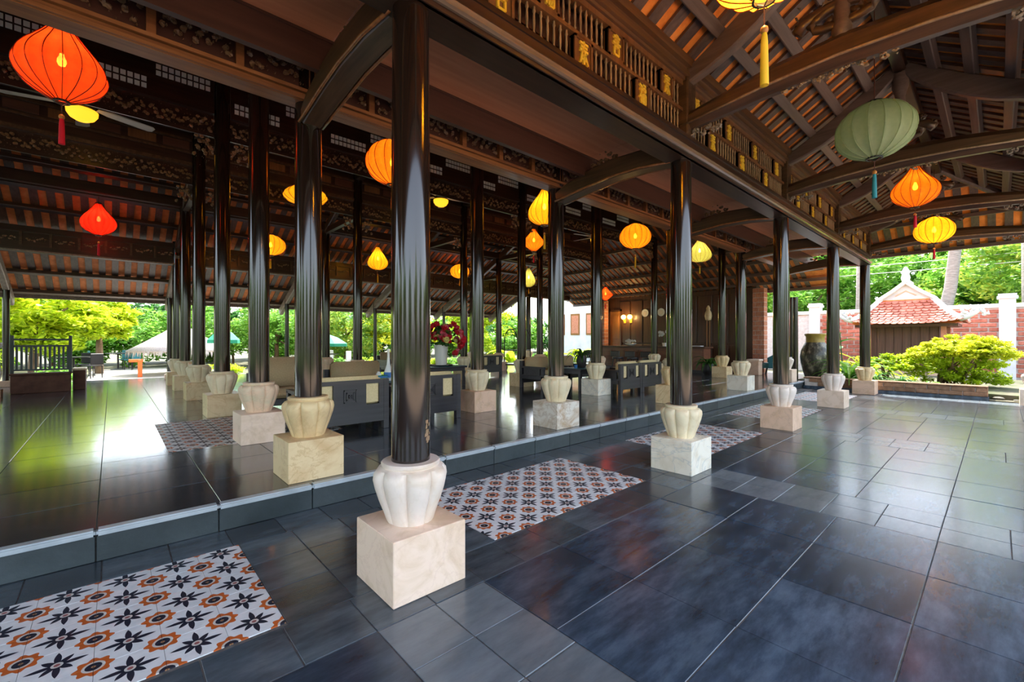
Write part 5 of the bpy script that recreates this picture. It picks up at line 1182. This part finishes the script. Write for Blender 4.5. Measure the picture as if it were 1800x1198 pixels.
def garden_set(x, y, lb, col):
    t = empty('garden_table', 'round dark garden table ' + lb, 'table', (x, y, -.03), 0, 'garden tables'); mk('top', MB().lathe([(.02, .68), (.42, .68), (.43, .71), (.02, .72)], 20), 'black_metal', t, smooth='auto'); mk('stem', MB().tube([(0, 0, 0), (0, 0, .69)], .03, 8), 'black_metal', t); mk('foot', MB().lathe([(.02, 0), (.25, 0), (.24, .03), (.02, .05)], 16), 'black_metal', t)
    for i in range(3):
        a = 1.2 + i * 2.1
        c = empty('garden_chair', 'slatted garden chair at the round table ' + lb, 'chair', (x + .72 * math.cos(a), y + .72 * math.sin(a), -.03), a + PI / 2, 'garden chairs'); mk('seat', box(-.2, .2, -.2, .2, .40, .43), col, c, bevel=.008); mk('backrest', box(-.2, .2, -.22, -.19, .45, .82), col, c, bevel=.008)
        for (p_, r_) in ((-.18, -.18), (.18, -.18), (-.18, .18), (.18, .18)): mk('leg', MB().tube([(p_, r_, 0), (p_, r_, .41)], .015, 6), 'black_metal', c)
garden_set(-.95, 20.9, 'beside the path', 'black_metal'); garden_set(.2, 25.6, 'under the spreading lime tree', 'teal_plastic'); garden_set(6.6, 18.6, 'under the green parasol', 'white_paint')
def parasol(label, x, y, mat, h=2.0, r=1.25):
    t = empty('parasol', label, 'parasol', (x, y, -.05)); mk('pole', MB().tube([(0, 0, .06), (0, 0, h)], .025, 8), 'white_paint', t); mk('base', MB().lathe([(.03, 0), (.22, 0), (.2, .07), (.03, .09)], 16), 'plaster_white', t)
    mk('canopy', MB().lathe([(r, h - .52), (r * .99, h - .40), (r * .55, h - .16), (.03, h)], 8, cap=False), mat, t, fix=False)
parasol('green garden parasol over the white chairs', 6.6, 18.7, 'green_canvas', 1.55, .85); parasol('second green parasol farther along the garden', 2.95, 18.5, 'green_canvas', 1.7, .5)
# white annex behind the garden end
t = empty('annex_building', 'white annex with orange shutters beyond the far hall corner', 'building', (21.5, 18.2, -.05)); mk('walls', box(-.3, 4, -2.6, 1.4, 0, 4.2), 'plaster_white', t); mk('roof', MB().slab([(-.8, -3.1, 4.2), (4.5, -3.1, 4.2), (4.5, 1.9, 4.2), (-.8, 1.9, 4.2)], (0, 0, .15)), 'roof_shell', t)
for i in range(3): w_ = mk('window', box(-.34, -.29, -2.2 + i * 1.2, -1.5 + i * 1.2, 1.6, 2.9), 'door_wood', t); mk('pane', box(-.345, -.34, -2.12 + i * 1.2, -1.58 + i * 1.2, 1.7, 2.8), 'brick_orange', w_)
# banana plants seen past the corner
fern('banana_plant', 'banana plant with big arching leaves beyond the hall corner', (14.9, 16.4, -.05), 12, 1.8, 'leaf_lime', width=.2, droop=1.0); fern('banana_plant', 'second banana plant beside the luggage cart', (17.3, 13.9, -.05), 12, 1.6, 'leaf_lime', width=.18, droop=1.0)
# hedge outside the far edge
for i in range(16):
    x = -1.1 + i * 1.3
    if -.2 < x < 2.6 or 13.5 < x < 16.4: continue
    t = empty('hedge_shrub', 'clipped lime shrub along the garden edge of the hall', 'shrub', (x, 17.0 + pq.uniform(-.1, .3), -.05), 0, 'clipped shrubs along the hall'); cl = [((pq.uniform(-.4, .4), pq.uniform(-.3, .3), pq.uniform(.12, .5)), pq.uniform(.15, .25)) for _ in range(12)]
    o = mk('foliage', leaf_cloud(cl, 70, .07, 400 + i, .7), 'leaf_lime' if i % 2 else 'leaf_green', t, fix=False); o['kind'] = 'stuff'; mk('stems', MB().tube([(0, 0, 0), (.05, 0, .3)], .03, 6), 'bark', t)

# unseen trees added around the court to green and darken the column reflections
for i, (x, y) in enumerate([(-9, -13), (1, -14), (10, -14), (20, -11), (-14, -5), (-15, 2), (-15, 9), (-14, 15)]):
    tree('reflection_tree', 'unseen leafy tree added out of view for the column reflections', x, y, 0, 2.6, 2.6, 2.0, ('leaf_green', 'leaf_mixed')[i % 2], 3500, .26, 500 + i, group='unseen trees added for the reflections', n=45)
for i in range(9):
    x = -9 + i * 4.2; t = empty('garden_hedge', 'dense dark hedge closing the far garden', 'hedge', (x, 28.5, -.05), 0, 'hedges closing the far garden'); cl = [((q.uniform(-1.55, 1.55), q.uniform(-.4, .4), q.uniform(.2, 1.5)), q.uniform(.35, .5)) for _ in range(36)]
    o = mk('foliage', leaf_cloud(cl, 80, .16, 600 + i, .8), 'leaf_green', t, fix=False); o['kind'] = 'stuff'; mk('stems', MB().tube([(0, 0, 0), (.05, 0, .8)], .06, 6).tube([(-1.4, 0, 0), (-1.35, 0, .8)], .06, 6).tube([(1.4, 0, 0), (1.35, 0, .8)], .06, 6), 'bark', t)
